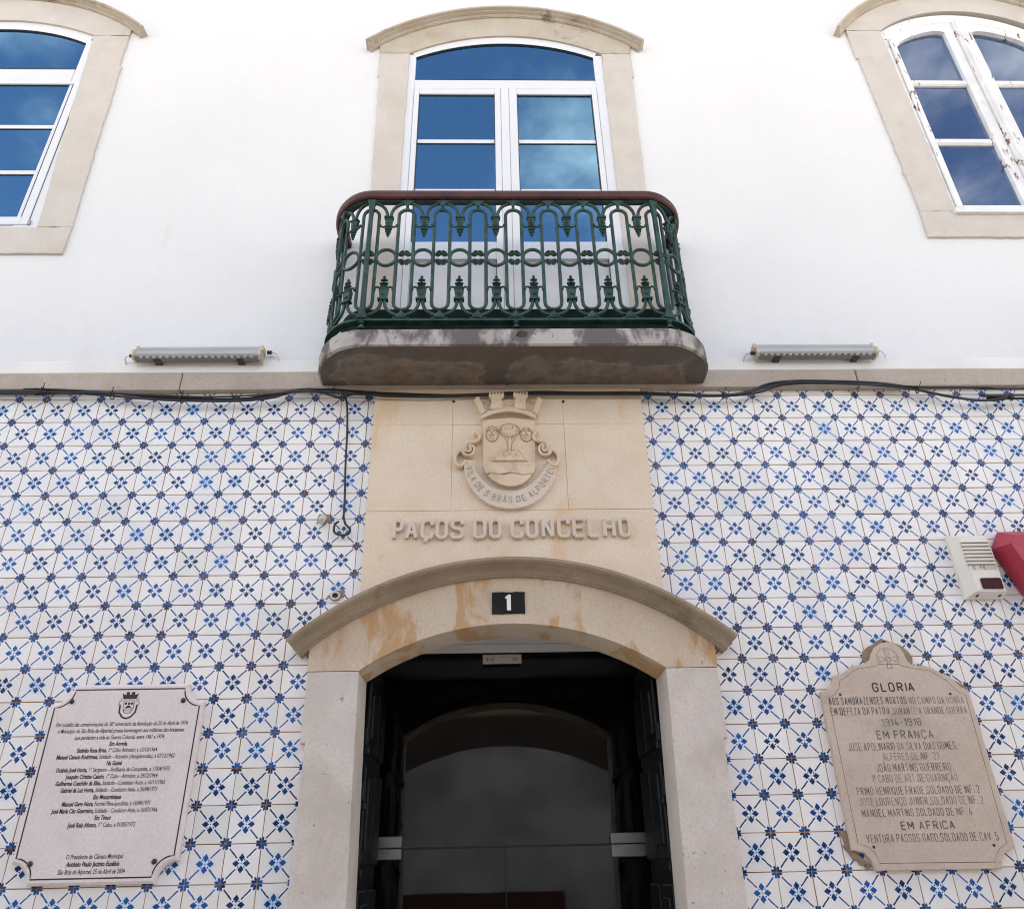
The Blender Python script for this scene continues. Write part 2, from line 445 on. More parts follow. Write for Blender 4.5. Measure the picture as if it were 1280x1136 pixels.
def area2(p): return 0.5 * sum(p[i][0] * p[(i + 1) % len(p)][1] - p[(i + 1) % len(p)][0] * p[i][1] for i in range(len(p)))

def inset(p, d):
    n = len(p); out = []
    s = 1 if area2(p) > 0 else -1
    for i in range(n):
        a, b_, c_ = Vector(p[i - 1]), Vector(p[i]), Vector(p[(i + 1) % n])
        e1 = (b_ - a); e2 = (c_ - b_)
        if e1.length < 1e-9 or e2.length < 1e-9: out.append(tuple(b_)); continue
        e1.normalize(); e2.normalize()
        n1 = Vector((-e1.y, e1.x)) * s; n2 = Vector((-e2.y, e2.x)) * s
        nn = n1 + n2
        if nn.length < 1e-6: nn = n1
        nn.normalize()
        k = max(0.5, nn.dot(n1))
        out.append(tuple(b_ + nn * (d / k)))
    return out

def prism(bm, p, yb, yf, bev=0.0, mi=0, back=False):
    """polygon p in (x,z) from depth yb (wall) to yf (front, smaller y)"""
    rings = [[bm.verts.new((x, yb, z)) for x, z in p]]
    if bev > 0:
        rings.append([bm.verts.new((x, yf + bev, z)) for x, z in p])
        rings.append([bm.verts.new((x, yf, z)) for x, z in inset(p, bev)])
    else:
        rings.append([bm.verts.new((x, yf, z)) for x, z in p])
    n = len(p)
    for a, b_ in zip(rings, rings[1:]):
        for i in range(n):
            f = bm.faces.new((a[i], a[(i + 1) % n], b_[(i + 1) % n], b_[i])); f.material_index = mi
    f = bm.faces.new(rings[-1]); f.material_index = mi
    if back: bm.faces.new(rings[0]).material_index = mi

def arc3(a, m_, b_, n):
    (x1, y1), (x2, y2), (x3, y3) = a, m_, b_
    d = 2 * (x1 * (y2 - y3) + x2 * (y3 - y1) + x3 * (y1 - y2))
    ux = ((x1 * x1 + y1 * y1) * (y2 - y3) + (x2 * x2 + y2 * y2) * (y3 - y1) + (x3 * x3 + y3 * y3) * (y1 - y2)) / d
    uy = ((x1 * x1 + y1 * y1) * (x3 - x2) + (x2 * x2 + y2 * y2) * (x1 - x3) + (x3 * x3 + y3 * y3) * (x2 - x1)) / d
    r = sqrt((x1 - ux) ** 2 + (y1 - uy) ** 2)
    t0, t1 = atan2(y1 - uy, x1 - ux), atan2(y3 - uy, x3 - ux)
    if t1 > t0: t1 -= 2 * pi
    return [(ux + r * cos(t0 + (t1 - t0) * i / n), uy + r * sin(t0 + (t1 - t0) * i / n)) for i in range(n + 1)], (ux, uy, r, t0, t1)

def strip(bm, inner, outer, yb, yf, bev=0.0, mi=0, back=False):
    n = len(inner)
    poly = list(inner) + list(reversed(outer))
    IF = [bm.verts.new((x, yf, z)) for x, z in inner]; OF = [bm.verts.new((x, yf, z)) for x, z in outer]
    IB = [bm.verts.new((x, yb, z)) for x, z in inner]; OB = [bm.verts.new((x, yb, z)) for x, z in outer]
    for i in range(n - 1):
        for q in ((IF[i], IF[i + 1], OF[i + 1], OF[i]), (IB[i], IB[i + 1], IF[i + 1], IF[i]), (OB[i], OB[i + 1], OF[i + 1], OF[i])):
            try: bm.faces.new(q).material_index = mi
            except ValueError: pass
        if back: bm.faces.new((IB[i], IB[i + 1], OB[i + 1], OB[i])).material_index = mi
    for k in (0, n - 1):
        bm.faces.new((IF[k], OF[k], OB[k], IB[k])).material_index = mi

def sweep(bm, pts, nrm, profile, mi=0, caps=True):
    """profile [(n, y)] swept along pts (x,z) with normals nrm"""
    rows = [[bm.verts.new((p[0] + q[0] * a, y, p[1] + q[1] * a)) for a, y in profile] for p, q in zip(pts, nrm)]
    for r0, r1 in zip(rows, rows[1:]):
        for i in range(len(profile) - 1):
            bm.faces.new((r0[i], r0[i + 1], r1[i + 1], r1[i])).material_index = mi
    if caps:
        bm.faces.new(rows[0]); bm.faces.new(rows[-1])

def tube(bm, pts, r, n=8, closed=False, mi=0, squash=None):
    pts = [Vector(p) for p in pts]
    N = len(pts); rows = []
    up = None
    for i, p in enumerate(pts):
        if closed: t = pts[(i + 1) % N] - pts[i - 1]
        else: t = pts[min(i + 1, N - 1)] - pts[max(i - 1, 0)]
        t.normalize()
        if up is None:
            a = Vector((0, 1, 0)) if abs(t.y) < 0.9 else Vector((0, 0, 1))
            up = (a - t * a.dot(t)).normalized()
        else:
            up = (up - t * up.dot(t))
            if up.length < 1e-6: up = Vector((0, 0, 1))
            up.normalize()
        sd_ = t.cross(up)
        rr = r[i] if isinstance(r, (list, tuple)) else r
        rows.append([bm.verts.new(p + (up * cos(2 * pi * k / n) * (squash or 1) + sd_ * sin(2 * pi * k / n)) * rr) for k in range(n)])
    m_ = N if closed else N - 1
    for i in range(m_):
        a, b_ = rows[i], rows[(i + 1) % N]
        for k in range(n):
            bm.faces.new((a[k], a[(k + 1) % n], b_[(k + 1) % n], b_[k])).material_index = mi
    if not closed:
        bm.faces.new(rows[0]).material_index = mi; bm.faces.new(rows[-1]).material_index = mi

def ball(bm, c, r, sy=1.0, seg=8, sz=1.0, sx=1.0):
    rows = []
    for i in range(1, seg // 2):
        a = pi * i / (seg // 2)
        rows.append([bm.verts.new((c[0] + r * sx * sin(a) * cos(2 * pi * k / seg), c[1] + r * sy * sin(a) * sin(2 * pi * k / seg), c[2] + r * sz * cos(a))) for k in range(seg)])
    t = bm.verts.new((c[0], c[1], c[2] + r * sz)); bt = bm.verts.new((c[0], c[1], c[2] - r * sz))
    for k in range(seg):
        bm.faces.new((t, rows[0][k], rows[0][(k + 1) % seg])); bm.faces.new((bt, rows[-1][(k + 1) % seg], rows[-1][k]))
        for a, b_ in zip(rows, rows[1:]): bm.faces.new((a[k], b_[k], b_[(k + 1) % seg], a[(k + 1) % seg]))

def disc(bm, c, r, y0, y1, n=14, mi=0):
    prism(bm, [(c[0] + r * cos(2 * pi * k / n), c[1] + r * sin(2 * pi * k / n)) for k in range(n)], y0, y1, 0, mi)

def rough_poly(p, step, amp, rng):
    """break long edges into short ones and chip them a little"""
    out = []
    n = len(p)
    for i in range(n):
        a, b_ = Vector(p[i]), Vector(p[(i + 1) % n])
        L = (b_ - a).length
        k = max(1, int(L / step))
        out.append(tuple(a))
        for j in range(1, k):
            q = a.lerp(b_, (j + rng.uniform(-.3, .3)) / k)
            nn = Vector((-(b_ - a).y, (b_ - a).x)).normalized()
            q += nn * rng.gauss(0, amp)
            out.append(tuple(q))
    return out

# ---------------------------------------------------------------- stroke lettering
def _fil(p, r, n=5):
    """round the inner corners of a polyline"""
    out = [p[0]]
    for i in range(1, len(p) - 1):
        a, b_, c_ = Vector(p[i - 1]), Vector(p[i]), Vector(p[i + 1])
        k = min(r, (a - b_).length * .5, (c_ - b_).length * .5)
        s, e = b_ + (a - b_).normalized() * k, b_ + (c_ - b_).normalized() * k
        for j in range(n + 1):
            t = j / n
            out.append(tuple(s * (1 - t) ** 2 + b_ * 2 * t * (1 - t) + e * t * t))
    out.append(p[-1])
    return out
W_ = .5
O_ = [(0, .5), (0, 0), (W_, 0), (W_, 1), (0, 1), (0, .5)]
G = {
 'A': [[(0, 0), (.25, 1)], [(.25, 1), (.5, 0)], [(.09, .32), (.41, .32)]],
 'B': [[(0, 0), (0, 1)], [(0, 1), (.48, 1), (.48, .53), (0, .53)], [(0, .53), (.5, .53), (.5, 0), (0, 0)]],
 'C': [[(W_, .72), (W_, 1), (0, 1), (0, 0), (W_, 0), (W_, .28)]],
 'D': [[(0, 0), (0, 1)], [(0, 1), (W_, 1), (W_, 0), (0, 0)]],
 'E': [[(0, 0), (0, 1)], [(0, 1), (.46, 1)], [(0, .52), (.4, .52)], [(0, 0), (.46, 0)]],
 'F': [[(0, 0), (0, 1)], [(0, 1), (.46, 1)], [(0, .52), (.4, .52)]],
 'G': [[(W_, .72), (W_, 1), (0, 1), (0, 0), (W_, 0), (W_, .48), (.27, .48)]],
 'H': [[(0, 0), (0, 1)], [(W_, 0), (W_, 1)], [(0, .52), (W_, .52)]],
 'I': [[(0, 0), (0, 1)]],
 'J': [[(.36, 1), (.36, 0), (0, 0), (0, .25)]],
 'L': [[(0, 0), (0, 1)], [(0, 0), (.44, 0)]],
 'M': [[(0, 0), (0, 1)], [(0, 1), (.3, .3)], [(.3, .3), (.6, 1)], [(.6, 1), (.6, 0)]],
 'N': [[(0, 0), (0, 1)], [(0, 1), (W_, 0)], [(W_, 0), (W_, 1)]],
 'O': [O_], 'Q': [O_, [(.3, .2), (.52, -.08)]],
 'P': [[(0, 0), (0, 1)], [(0, 1), (W_, 1), (W_, .47), (0, .47)]],
 'R': [[(0, 0), (0, 1)], [(0, 1), (W_, 1), (W_, .5), (0, .5)], [(.22, .5), (W_, 0)]],
 'S': [[(W_, .75), (W_, 1), (0, 1), (0, .53), (W_, .48), (W_, 0), (0, 0), (0, .25)]],
 'T': [[(.25, 0), (.25, 1)], [(0, 1), (W_, 1)]],
 'U': [[(0, 1), (0, 0), (W_, 0), (W_, 1)]],
 'V': [[(0, 1), (.25, 0)], [(.25, 0), (.5, 1)]],
 'Z': [[(0, 1), (W_, 1)], [(W_, 1), (0, 0)], [(0, 0), (W_, 0)]],
 '0': [O_], '1': [[(.02, .78), (.2, 1)], [(.2, 1), (.2, 0)]],
 '2': [[(0, .75), (0, 1), (W_, 1), (W_, .6), (0, .1)], [(0, 0), (W_, 0)]],
 '4': [[(.34, 1), (0, .25)], [(0, .25), (.5, .25)], [(.36, .55), (.36, 0)]],
 '5': [[(.46, 1), (.04, 1)], [(.04, 1), (.04, .55)], [(.04, .55), (W_, .6), (W_, 0), (0, 0), (0, .2)]],
 '8': [[(0, .5), (0, 1), (W_, 1), (W_, .53), (0, .5), (0, 0), (W_, 0), (W_, .5)]],
 '9': [[(W_, .5), (0, .5), (0, 1), (W_, 1), (W_, 0), (0, 0)]],
 '-': [[(.02, .48), (.34, .48)]], '.': [[(.03, 0), (.09, .06)]], ',': [[(.08, .08), (0, -.12)]],
 'o_': [],
}
G['\u00c7'] = G['C'] + [[(.25, -.02), (.16, -.24)]]
G['\u00c3'] = G['A'] + [[(.06, 1.12), (.2, 1.2), (.3, 1.12), (.44, 1.2)]]
G['\u00c1'] = G['A'] + [[(.2, 1.1), (.36, 1.25)]]
G['\u00ba'] = [[(0, .8), (0, .62), (.2, .62), (.2, 1), (0, 1), (0, .8)], [(0, .5), (.2, .5)]]
ADV = {'M': .6, 'I': 0.0, 'J': .36, '1': .22, '-': .36, '.': .1, ',': .1, '\u00ba': .2, 'L': .44, 'E': .46, 'F': .46}

def ribbon(bm, pl, hw, yb, yf, bev=0, closed=False):
    """flat stroke of half width hw along polyline pl in (x,z)"""
    n = len(pl); L = []; Rr = []
    for i in range(n):
        p = Vector(pl[i])
        a = Vector(pl[i - 1]) if (i > 0 or closed) else p
        c_ = Vector(pl[(i + 1) % n]) if (i < n - 1 or closed) else p
        t = (c_ - a)
        if t.length < 1e-9: t = Vector((1, 0))
        t.normalize()
        nn = Vector((-t.y, t.x))
        L.append(tuple(p + nn * hw)); Rr.append(tuple(p - nn * hw))
    if closed:
        L.append(L[0]); Rr.append(Rr[0])
    if bev:
        # raised stroke with chamfered edges
        def row(k, s, y): return [bm.verts.new((q[0] * (1 - s) + o[0] * s, y, q[1] * (1 - s) + o[1] * s)) for q, o in zip(k[0], k[1])]
        s = bev / (2 * hw)
        rows = [row((L, Rr), 0, yb), row((L, Rr), 0, yf + bev), row((L, Rr), s, yf), row((Rr, L), s, yf), row((Rr, L), 0, yf + bev), row((Rr, L), 0, yb)]
    else:
        rows = [[bm.verts.new((x, yb, z)) for x, z in L], [bm.verts.new((x, yf, z)) for x, z in L], [bm.verts.new((x, yf, z)) for x, z in Rr], [bm.verts.new((x, yb, z)) for x, z in Rr]]
    for a, b_ in zip(rows, rows[1:]):
        for i in range(len(a) - 1):
            bm.faces.new((a[i], a[i + 1], b_[i + 1], b_[i]))
    if not closed:
        for k in (0, -1):
            bm.faces.new([r_[k] for r_ in rows])

def glyph(bm, ch, x, z, h, wx, hw, yb, yf, bev=0, xf=None):
    for i, st in enumerate(G.get(ch, [])):
        closed = len(st) > 3 and st[0] == st[-1]
        p = _fil(st, .25) if len(st) > 2 else st
        q = [(a * wx, b_ * h) for a, b_ in p]
        # keep the stroke inside the letter box
        q = [(a + hw * (1 - 2 * (a / wx) / .5) if abs(wx) > 0 else a, b_ + hw * (1 - 2 * b_ / h)) for a, b_ in q]
        if xf: q = [xf(a + x, b_) for a, b_ in q]
        else: q = [(a + x, b_ + z) for a, b_ in q]
        if closed: q = q[:-1]
        ribbon(bm, q, hw, yb, yf - .00035 * i, bev, closed)

def text_w(s, gap=.16, sp=.34):
    w = 0
    for ch in s: w += sp if ch == ' ' else ADV.get(ch, .5) + gap
    return w - gap

def stroke_line(bm, s, x0, x1, z0, z1, hw, yb, yf, gap=.2, sp=.3):
    wx = (x1 - x0) / text_w(s, gap, sp)
    x = x0
    for ch in s:
        if ch == ' ': x += sp * wx; continue
        glyph(bm, ch, x, z0, z1 - z0, wx, hw, yb, yf)
        x += (ADV.get(ch, .5) + gap) * wx

_tc = {}
def font_verts(s, off):
    cu = bpy.data.curves.new('t', 'FONT'); cu.body = s; cu.size = 1; cu.offset = off; cu.resolution_u = 2; cu.space_character = 1.0
    o = bpy.data.objects.new('t', cu); C.objects.link(o)
    bpy.context.view_layer.update()
    me = bpy.data.meshes.new_from_object(o.evaluated_get(bpy.context.evaluated_depsgraph_get()))
    bpy.data.objects.remove(o); bpy.data.curves.remove(cu)
    vv = [(v.co.x, v.co.y) for v in me.vertices]; ff = [tuple(p.vertices) for p in me.polygons]
    bpy.data.meshes.remove(me)
    return vv, ff
def font_line(bm, chunks, x0, x1, z0, cap, y, shear=.06, mi=0):
    """chunks [(text, bold)] set in the built-in face, squeezed to x0..x1"""
    xo = 0; allv = []; allf = []
    for s, bold in chunks:
        vv, ff = font_verts(s, .030 if bold else 0.008)
        if not vv: continue
        k = len(allv)
        allv += [(x + xo, z) for x, z in vv]; allf += [tuple(i + k for i in f) for f in ff]
        xo = max(x for x, z in allv) + (.28 if s.endswith(',') or bold else .1)
    xm, xM = min(v[0] for v in allv), max(v[0] for v in allv)
    sx = (x1 - x0) / (xM - xm); sz = cap / .73
    bv = [bm.verts.new((x0 + (x - xm) * sx + z * sz * shear, y, z0 + z * sz)) for x, z in allv]
    for f in allf:
        try: bm.faces.new([bv[i] for i in f]).material_index = mi
        except ValueError: pass

# ================================================================ SETTING
bm = B(); box(bm, -60, 60, -60, 0.0, -.4, -0.12); obj('street', bm, 'asphalt'); prop(bpy.data.objects['street'], kind='structure')
bm = B()
for i in range(24):
    for j in range(4):
        box(bm, -12 + i, -12 + i + .99, -2.0 + j * .5, -2.0 + j * .5 + .49, -.118, random.uniform(-.003, 0.003), .004)
prop(obj('pavement', bm, 'pave'), kind='structure')

# building mass behind the facade
shell = thing('building_mass', 'plain bulk of the town hall standing behind its decorated front wall', 'building', (0, 2, 0))
bm = B()
for a in ((-8.3, -8, .40, 9, -.1, 8.4), (8, 8.3, .40, 9, -.1, 8.4), (-8, 8, 8.7, 9, -.1, 8.4)): box(bm, *a)
obj('outer_wall', bm, 'plaster', shell)
bm = B(); box(bm, -8.4, 8.4, -.08, 9.1, 8.42, 8.6); obj('roof', bm, 'roofing', shell)
bm = B(); box(bm, -7.99, 7.99, .40, 8.69, 3.75, 3.95); obj('upper_floor', bm, 'room', shell)
bm = B()
for xa in (-1.7, 1.9): box(bm, xa, xa + .1, .40, 4.5, 3.96, 8.38)
box(bm, -7.99, 7.99, 4.5, 4.6, 3.96, 8.38); box(bm, -7.99, 7.99, .41, 4.49, 7.7, 7.8)
obj('room_partition', bm, 'room', shell)

# ---- plastered upper wall
PW = -0.004
bm = B()
zt = 8.41; zb = 4.10
for x0, x1 in ((-8.3, -4.40), (-2.80, -.73), (.84, 2.78), (4.20, 8.3)): box(bm, x0, x1, PW, .40, zb, zt)
box(bm, -4.40, -2.80, PW, .40, zb, 5.0); box(bm, -4.40, -2.80, PW, .40, 7.2, zt)
box(bm, -.73, .84, PW, .40, 7.08, zt)
box(bm, 2.78, 4.20, PW, .40, zb, 5.16); box(bm, 2.78, 4.20, PW, .40, 7.40, zt)
bmesh.ops.remove_doubles(bm, verts=bm.verts, dist=1e-5)
pw = obj('plastered_wall', bm, 'plaster', loc=(0, .2, 4.1))
prop(pw, 'white rendered upper wall around the balcony and the three arched windows', 'wall')

# ---- stone band under the white wall
bandt = thing('stone_band', 'pinkish stone band running between the white wall and the tiles', 'stone band', (0, 0, 3.9))
cuts = [-7.5, -6.1, -4.6, -3.2, -1.728, .02, 1.936, 3.4, 4.9, 6.4, 7.6]
rb = random.Random(4)
for a, b_ in zip(cuts, cuts[1:]):
    bm = B(); box(bm, a + .0025, b_ - .0025, -.037 + rb.uniform(-.0015, .0015), .03, 3.893, 4.004 + rb.uniform(-.001, .001), .004)
    obj('stone_block', bm, 'band', bandt)
bm = B(); prism(bm, [(-7.9, 4.0065), (7.9, 4.0065), (7.9, 4.086), (-7.9, 4.086)], .02, -.031, .004); obj('painted_ledge', bm, 'ledge', bandt)

# ---- tiled walls
T = 0.142; Z0 = 3.8603
def tile_mesh(name, x0, x1, z0, z1, cx, cz):
    """glazed tile covering x0..x1, z0..z1 of the full tile centred on cx,cz"""
    me = bpy.data.meshes.new(name)
    bm_ = B(); uvl = bm_.loops.layers.uv.new('UVMap')
    e = .0013
    f0 = [(x0 + e, z0 + e), (x1 - e, z0 + e), (x1 - e, z1 - e), (x0 + e, z1 - e)]; f1 = [(x0, z0), (x1, z0), (x1, z1), (x0, z1)]
    fr = [bm_.verts.new((x - cx, 0, z - cz)) for x, z in f0]
    md = [bm_.verts.new((x - cx, .0012, z - cz)) for x, z in f1]
    bk = [bm_.verts.new((x - cx, .007, z - cz)) for x, z in f1]
    bm_.faces.new(fr)
    for i in range(4):
        bm_.faces.new((fr[i], md[i], md[(i + 1) % 4], fr[(i + 1) % 4])); bm_.faces.new((md[i], bk[i], bk[(i + 1) % 4], md[(i + 1) % 4]))
    for f in bm_.faces:
        for l in f.loops: l[uvl].uv = (l.vert.co.x / .142, l.vert.co.z / .142)
    bm_.to_mesh(me); bm_.free(); me.materials.append(M['tile'])
    return me
full_tile = tile_mesh('tile', -.0693, .0693, -.0693, .0693, 0, 0)
rt = random.Random(11)
def clip_tiles(parent, xorg, c0, c1, zones, limit=298):
    """zones: function (x0,x1,z0,z1)-> clipped rect or None"""
    cand = []
    for r in range(-1, 27):
        for c_ in range(c0, c1):
            xa, za = xorg + c_ * T, Z0 - (r + 1) * T
            rect = zones(xa + .0017, xa + T - .0017, za + .0017, za + T - .0017)
            if rect is None or rect[1] - rect[0] < .006 or rect[3] - rect[2] < .006: continue
            cand.append((r, c_, xa + T / 2, za + T / 2, rect))
    def vis(k):
        r, c_, x, z, q = k
        hid = any(a[0] < q[0] and a[1] > q[1] and a[2] < q[2] and a[3] > q[3] for a in hidden)
        dx = (abs(x) - (2.02 + (z - 1.45) * .29))
        return (0 if hid else 1, 0 if z < 1.40 else 1, 1 if dx < .16 else 0, -dx)
    cand.sort(key=vis, reverse=True)
    hw = .0693
    st = B(); uvl = st.loops.layers.uv.new('UVMap')
    for i, (r, c_, x, z, q) in enumerate(cand):
        isfull = abs(q[1] - q[0] - 2 * hw) < 1e-5 + .0014 and abs(q[3] - q[2] - 2 * hw) < .0014
        if i < limit:
            me = full_tile if isfull else tile_mesh('tile', *q, x, z)
            o = bpy.data.objects.new('tile', me); C.objects.link(o); o.parent = parent
            o.location = Vector((x + rt.uniform(-.0006, .0006), rt.uniform(-.0006, .0004), z + rt.uniform(-.0006, .0006))) - parent.location
            o.rotation_euler = (rt.gauss(0, .005), rt.gauss(0, .004), rt.gauss(0, .005))
            if rt.random() < .5: o.rotation_euler.y += pi * (1 if isfull else 0)
        else:
            e = .0013; y = rt.uniform(-.0006, .0004)
            vs_ = [st.verts.new((a, y, b_)) for a, b_ in ((q[0], q[2]), (q[1], q[2]), (q[1], q[3]), (q[0], q[3]))]
            vb = [st.verts.new((v.co.x, .007, v.co.z)) for v in vs_]
            fs = [st.faces.new(vs_)] + [st.faces.new((vs_[k], vb[k], vb[(k + 1) % 4], vs_[(k + 1) % 4])) for k in range(4)]
            for f in fs:
                for l in f.loops: l[uvl].uv = ((l.vert.co.x - x) / T, (l.vert.co.z - z) / T)
    if len(st.verts):
        prop(obj('outlying_tiles', st, 'tile', parent), kind='stuff')
    else: st.free()
ZT = 3.892
DL, DR = -.888, .934
def zone_l(x0, x1, z0, z1):
    z1 = min(z1, ZT); z0 = max(z0, .12)
    lim = -.688 if z1 > 2.58 else (DL if z0 > 2.095 else -.868)
    x1 = min(x1, lim)
    return (x0, x1, z0, z1) if x1 > x0 and z1 > z0 else None
def zone_r(x0, x1, z0, z1):
    z1 = min(z1, ZT); z0 = max(z0, .12)
    lim = .736 if z1 > 2.58 else (.936 if z0 > 2.09 else .918)
    x0 = max(x0, lim)
    return (x0, x1, z0, z1) if x1 > x0 and z1 > z0 else None
hidden = [(-1.99, -1.33, 1.58, 2.36), (1.36, 2.06, 1.57, 2.34)]
tl = thing('tiled_wall', 'blue and white patterned tiling on the left side of the doorway, round the pale marble plaque', 'tiled wall', (-2.2, 0, 0))
tr = thing('tiled_wall', 'blue and white patterned tiling on the right side of the doorway, round the old engraved plaque', 'tiled wall', (2.2, 0, 0))
def bed(xs, parent):
    bm = B()
    for a in xs: box(bm, *a)
    bmesh.ops.remove_doubles(bm, verts=bm.verts, dist=1e-5)
    obj('grout_bed', bm, 'grout', parent)
bed([(-8.3, -.90, .0022, .40, -.1, 3.98), (-.90, 0.02, .0022, .19, 2.63, 3.98)], tl)
bed([(.95, 8.3, .0022, .40, -.1, 3.98), (.02, .95, .0022, .19, 2.63, 3.98)], tr)
XL = -2.57017
clip_tiles(tl, XL, -20, 15, zone_l)
clip_tiles(tr, XL + 23.592 * T, -1, 34, zone_r)

# ================================================================ DOORWAY
dw = thing('door_surround', 'arched limestone door surround with projecting curved hood, under the black number sign', 'door surround', (.02, 0, 0))
rr = random.Random(3)
def stone_piece(name, poly, yf, mt_, parent, bev=.003, yb=.05, amp=.0009, step=.05):
    bm = B(); prism(bm, rough_poly(poly, step, amp, rr), yb, yf, bev); return obj(name, bm, mt_, parent)
stone_piece('jamb_stone', [(-.882, 0), (-.609, 0), (-.6635, 2.4005), (-.8885, 2.4005), (-.8885, 2.103), (-.866, 2.103), (-.869, 1.9)], -.04, 'jamb', dw)
stone_piece('jamb_stone', [(.647, 0), (.913, 0), (.917, 2.095), (.934, 2.095), (.934, 2.3945), (.703, 2.3945)], -.04, 'jamb', dw)
# reveals (depth of the opening)
bm = B()
for (xa, za), (xb, zb_), s in (((-.609, 0), (-.6635, 2.4005), -1), ((.647, 0), (.703, 2.3945), 1)):
    q = [bm.verts.new((x + dx * s, y, z)) for (x, z) in ((xa, za), (xb, zb_)) for dx, y in ((0, .0501), (0, .20), (.22, .20), (.22, .0501))]
    for f in ((0, 1, 5, 4), (1, 2, 6, 5), (0, 4, 7, 3), (2, 3, 7, 6), (4, 5, 6, 7)): bm.faces.new([q[i] for i in f])
obj('reveal_stone', bm, 'jamb', dw)
NA = 40
intr, _ = arc3((-.6635, 2.4035), (.02, 2.606), (.7045, 2.397), NA)
hlow, hp = arc3((-.889, 2.501), (.023, 2.824), (.9345, 2.496), NA)
bm = B()
strip(bm, [intr[0]] + intr + [intr[-1]], [(-.889, 2.4035)] + hlow + [(.9345, 2.397)], .20, -.04)
obj('arch_stone', bm, 'arch', dw, smooth=True)
def hood(name, lowp, ext, prof, mt_, parent):
    ux, uy, r, t0, t1 = lowp
    t0 += ext / r; t1 -= ext / r
    n = 56
    A = [t0 + (t1 - t0) * i / n for i in range(n + 1)]
    bm = B(); sweep(bm, [(ux + r * cos(a), uy + r * sin(a)) for a in A], [(cos(a), sin(a)) for a in A], prof)
    return obj(name, bm, mt_, parent, smooth=True)
hood('hood_moulding', hp, .052, [(.0, .03), (.0, -.056), (.002, -.060), (.009, -.061), (.009, -.067), (.014, -.068), (.021, -.070), (.028, -.076), (.033, -.086), (.036, -.099), (.037, -.113), (.043, -.115), (.043, -.128), (.047, -.139), (.053, -.146), (.064, -.147), (.067, -.143), (.069, .03)], 'hood', dw)

# ---- carved panel above the hood
pn = thing('carved_panel', 'cream limestone panel of thin slabs with the carved coat of arms and raised lettering', 'stone panel', (.02, 0, 2.7))
_, hp2 = arc3((-.95, 2.54), (.023, 2.889), (.99, 2.54), 4)
def hood_z(x): return hp2[1] + sqrt(hp2[2] ** 2 - (x - hp2[0]) ** 2) - .012
xe0 = lambda z: -.686 + (3.90 - z) * .008
cols = [(-.687, -.27195), (-.2712, .31135), (.3121, .7345)]
rws = [(3.6697, 3.8915), (3.1783, 3.6690)]
k = 0
for (xa, xb) in cols:
    for (za, zb_) in rws:
        stone_piece('stone_slab', [(xa, za), (xb, za), (xb, zb_), (xa, zb_)], -.030 - .0008 * (k % 3), 'panel', pn, .0012, amp=.0002, step=.3); k += 1
for xa, xb in ((-.6865, .7345),):
    low = [(xa + (xb - xa) * i / 34, hood_z(xa + (xb - xa) * i / 34)) for i in range(35)]
    stone_piece('stone_slab', low + [(xb, 3.1768), (xa, 3.1768)], -.0305, 'panel', pn, .0012, amp=0, step=9)
bm = B(); box(bm, -.692, -.2735, -.031, .03, 3.8935, 3.932, .0015); obj('stone_slab', bm, 'panel', pn)
bm = B(); box(bm, -.2715, .3118, -.030, .03, 3.8935, 3.93, .0015); obj('stone_slab', bm, 'panel', pn)
bm = B(); box(bm, .3138, .738, -.031, .03, 3.8935, 3.93, .0015); obj('stone_slab', bm, 'panel', pn)
for hx, hz in ((-.268, 3.812), (.316, 3.808)):
    bm = B(); disc(bm, (hx, hz), .008, -.03, -.0335, 10); obj('anchor_hole', bm, 'gasket', pn)

LX = [('P', 160, 205), ('A', 210, 262), ('\u00c7', 272, 325), ('O', 332, 382), ('S', 392, 446), ('D', 482, 537), ('O', 546, 597), ('C', 632, 685), ('O', 694, 745), ('N', 757, 808), ('C', 820, 872), ('E', 882, 932), ('L', 943, 993), ('H', 1006, 1056), ('O', 1068, 1120)]
for ch, a, b_ in LX:
    xa, xb = -.554 + (a / 3.2 + 440 - 489) * .003864, -.554 + (b_ / 3.2 + 440 - 489) * .003864
    bm = B(); glyph(bm, ch, xa, 3.020, .107, (xb - xa) / (.46 if ch in 'EL' else .5), .0088, -.03, -.0520, .003)
    obj('letter', bm, 'letter', pn)

# ---- coat of arms
E = -.05
ca = obj('coat_of_arms', (lambda bm_: (prism(bm_, [(-0.1146, 3.6922), (-0.0394, 3.6916), (0.0330, 3.6984), (0.1020, 3.6905), (0.1599, 3.6901), (0.1554, 3.4132), (0.1484, 3.3858), (0.1229, 3.3454), (0.0859, 3.3154), (0.0436, 3.3011), (0.0076, 3.3015), (-0.0282, 3.3132), (-0.0699, 3.3405), (-0.0969, 3.3745), (-0.1137, 3.4088)], -.028, -.052, .004), bm_)[1])(B()), 'carved', pn)
S_ = ca
def rel(name, poly, yf, yb=-.051, bev=.003, smooth=False, mt_='carved'):
    bm_ = B(); prism(bm_, poly, yb, yf, bev); return obj(name, bm_, mt_, S_)
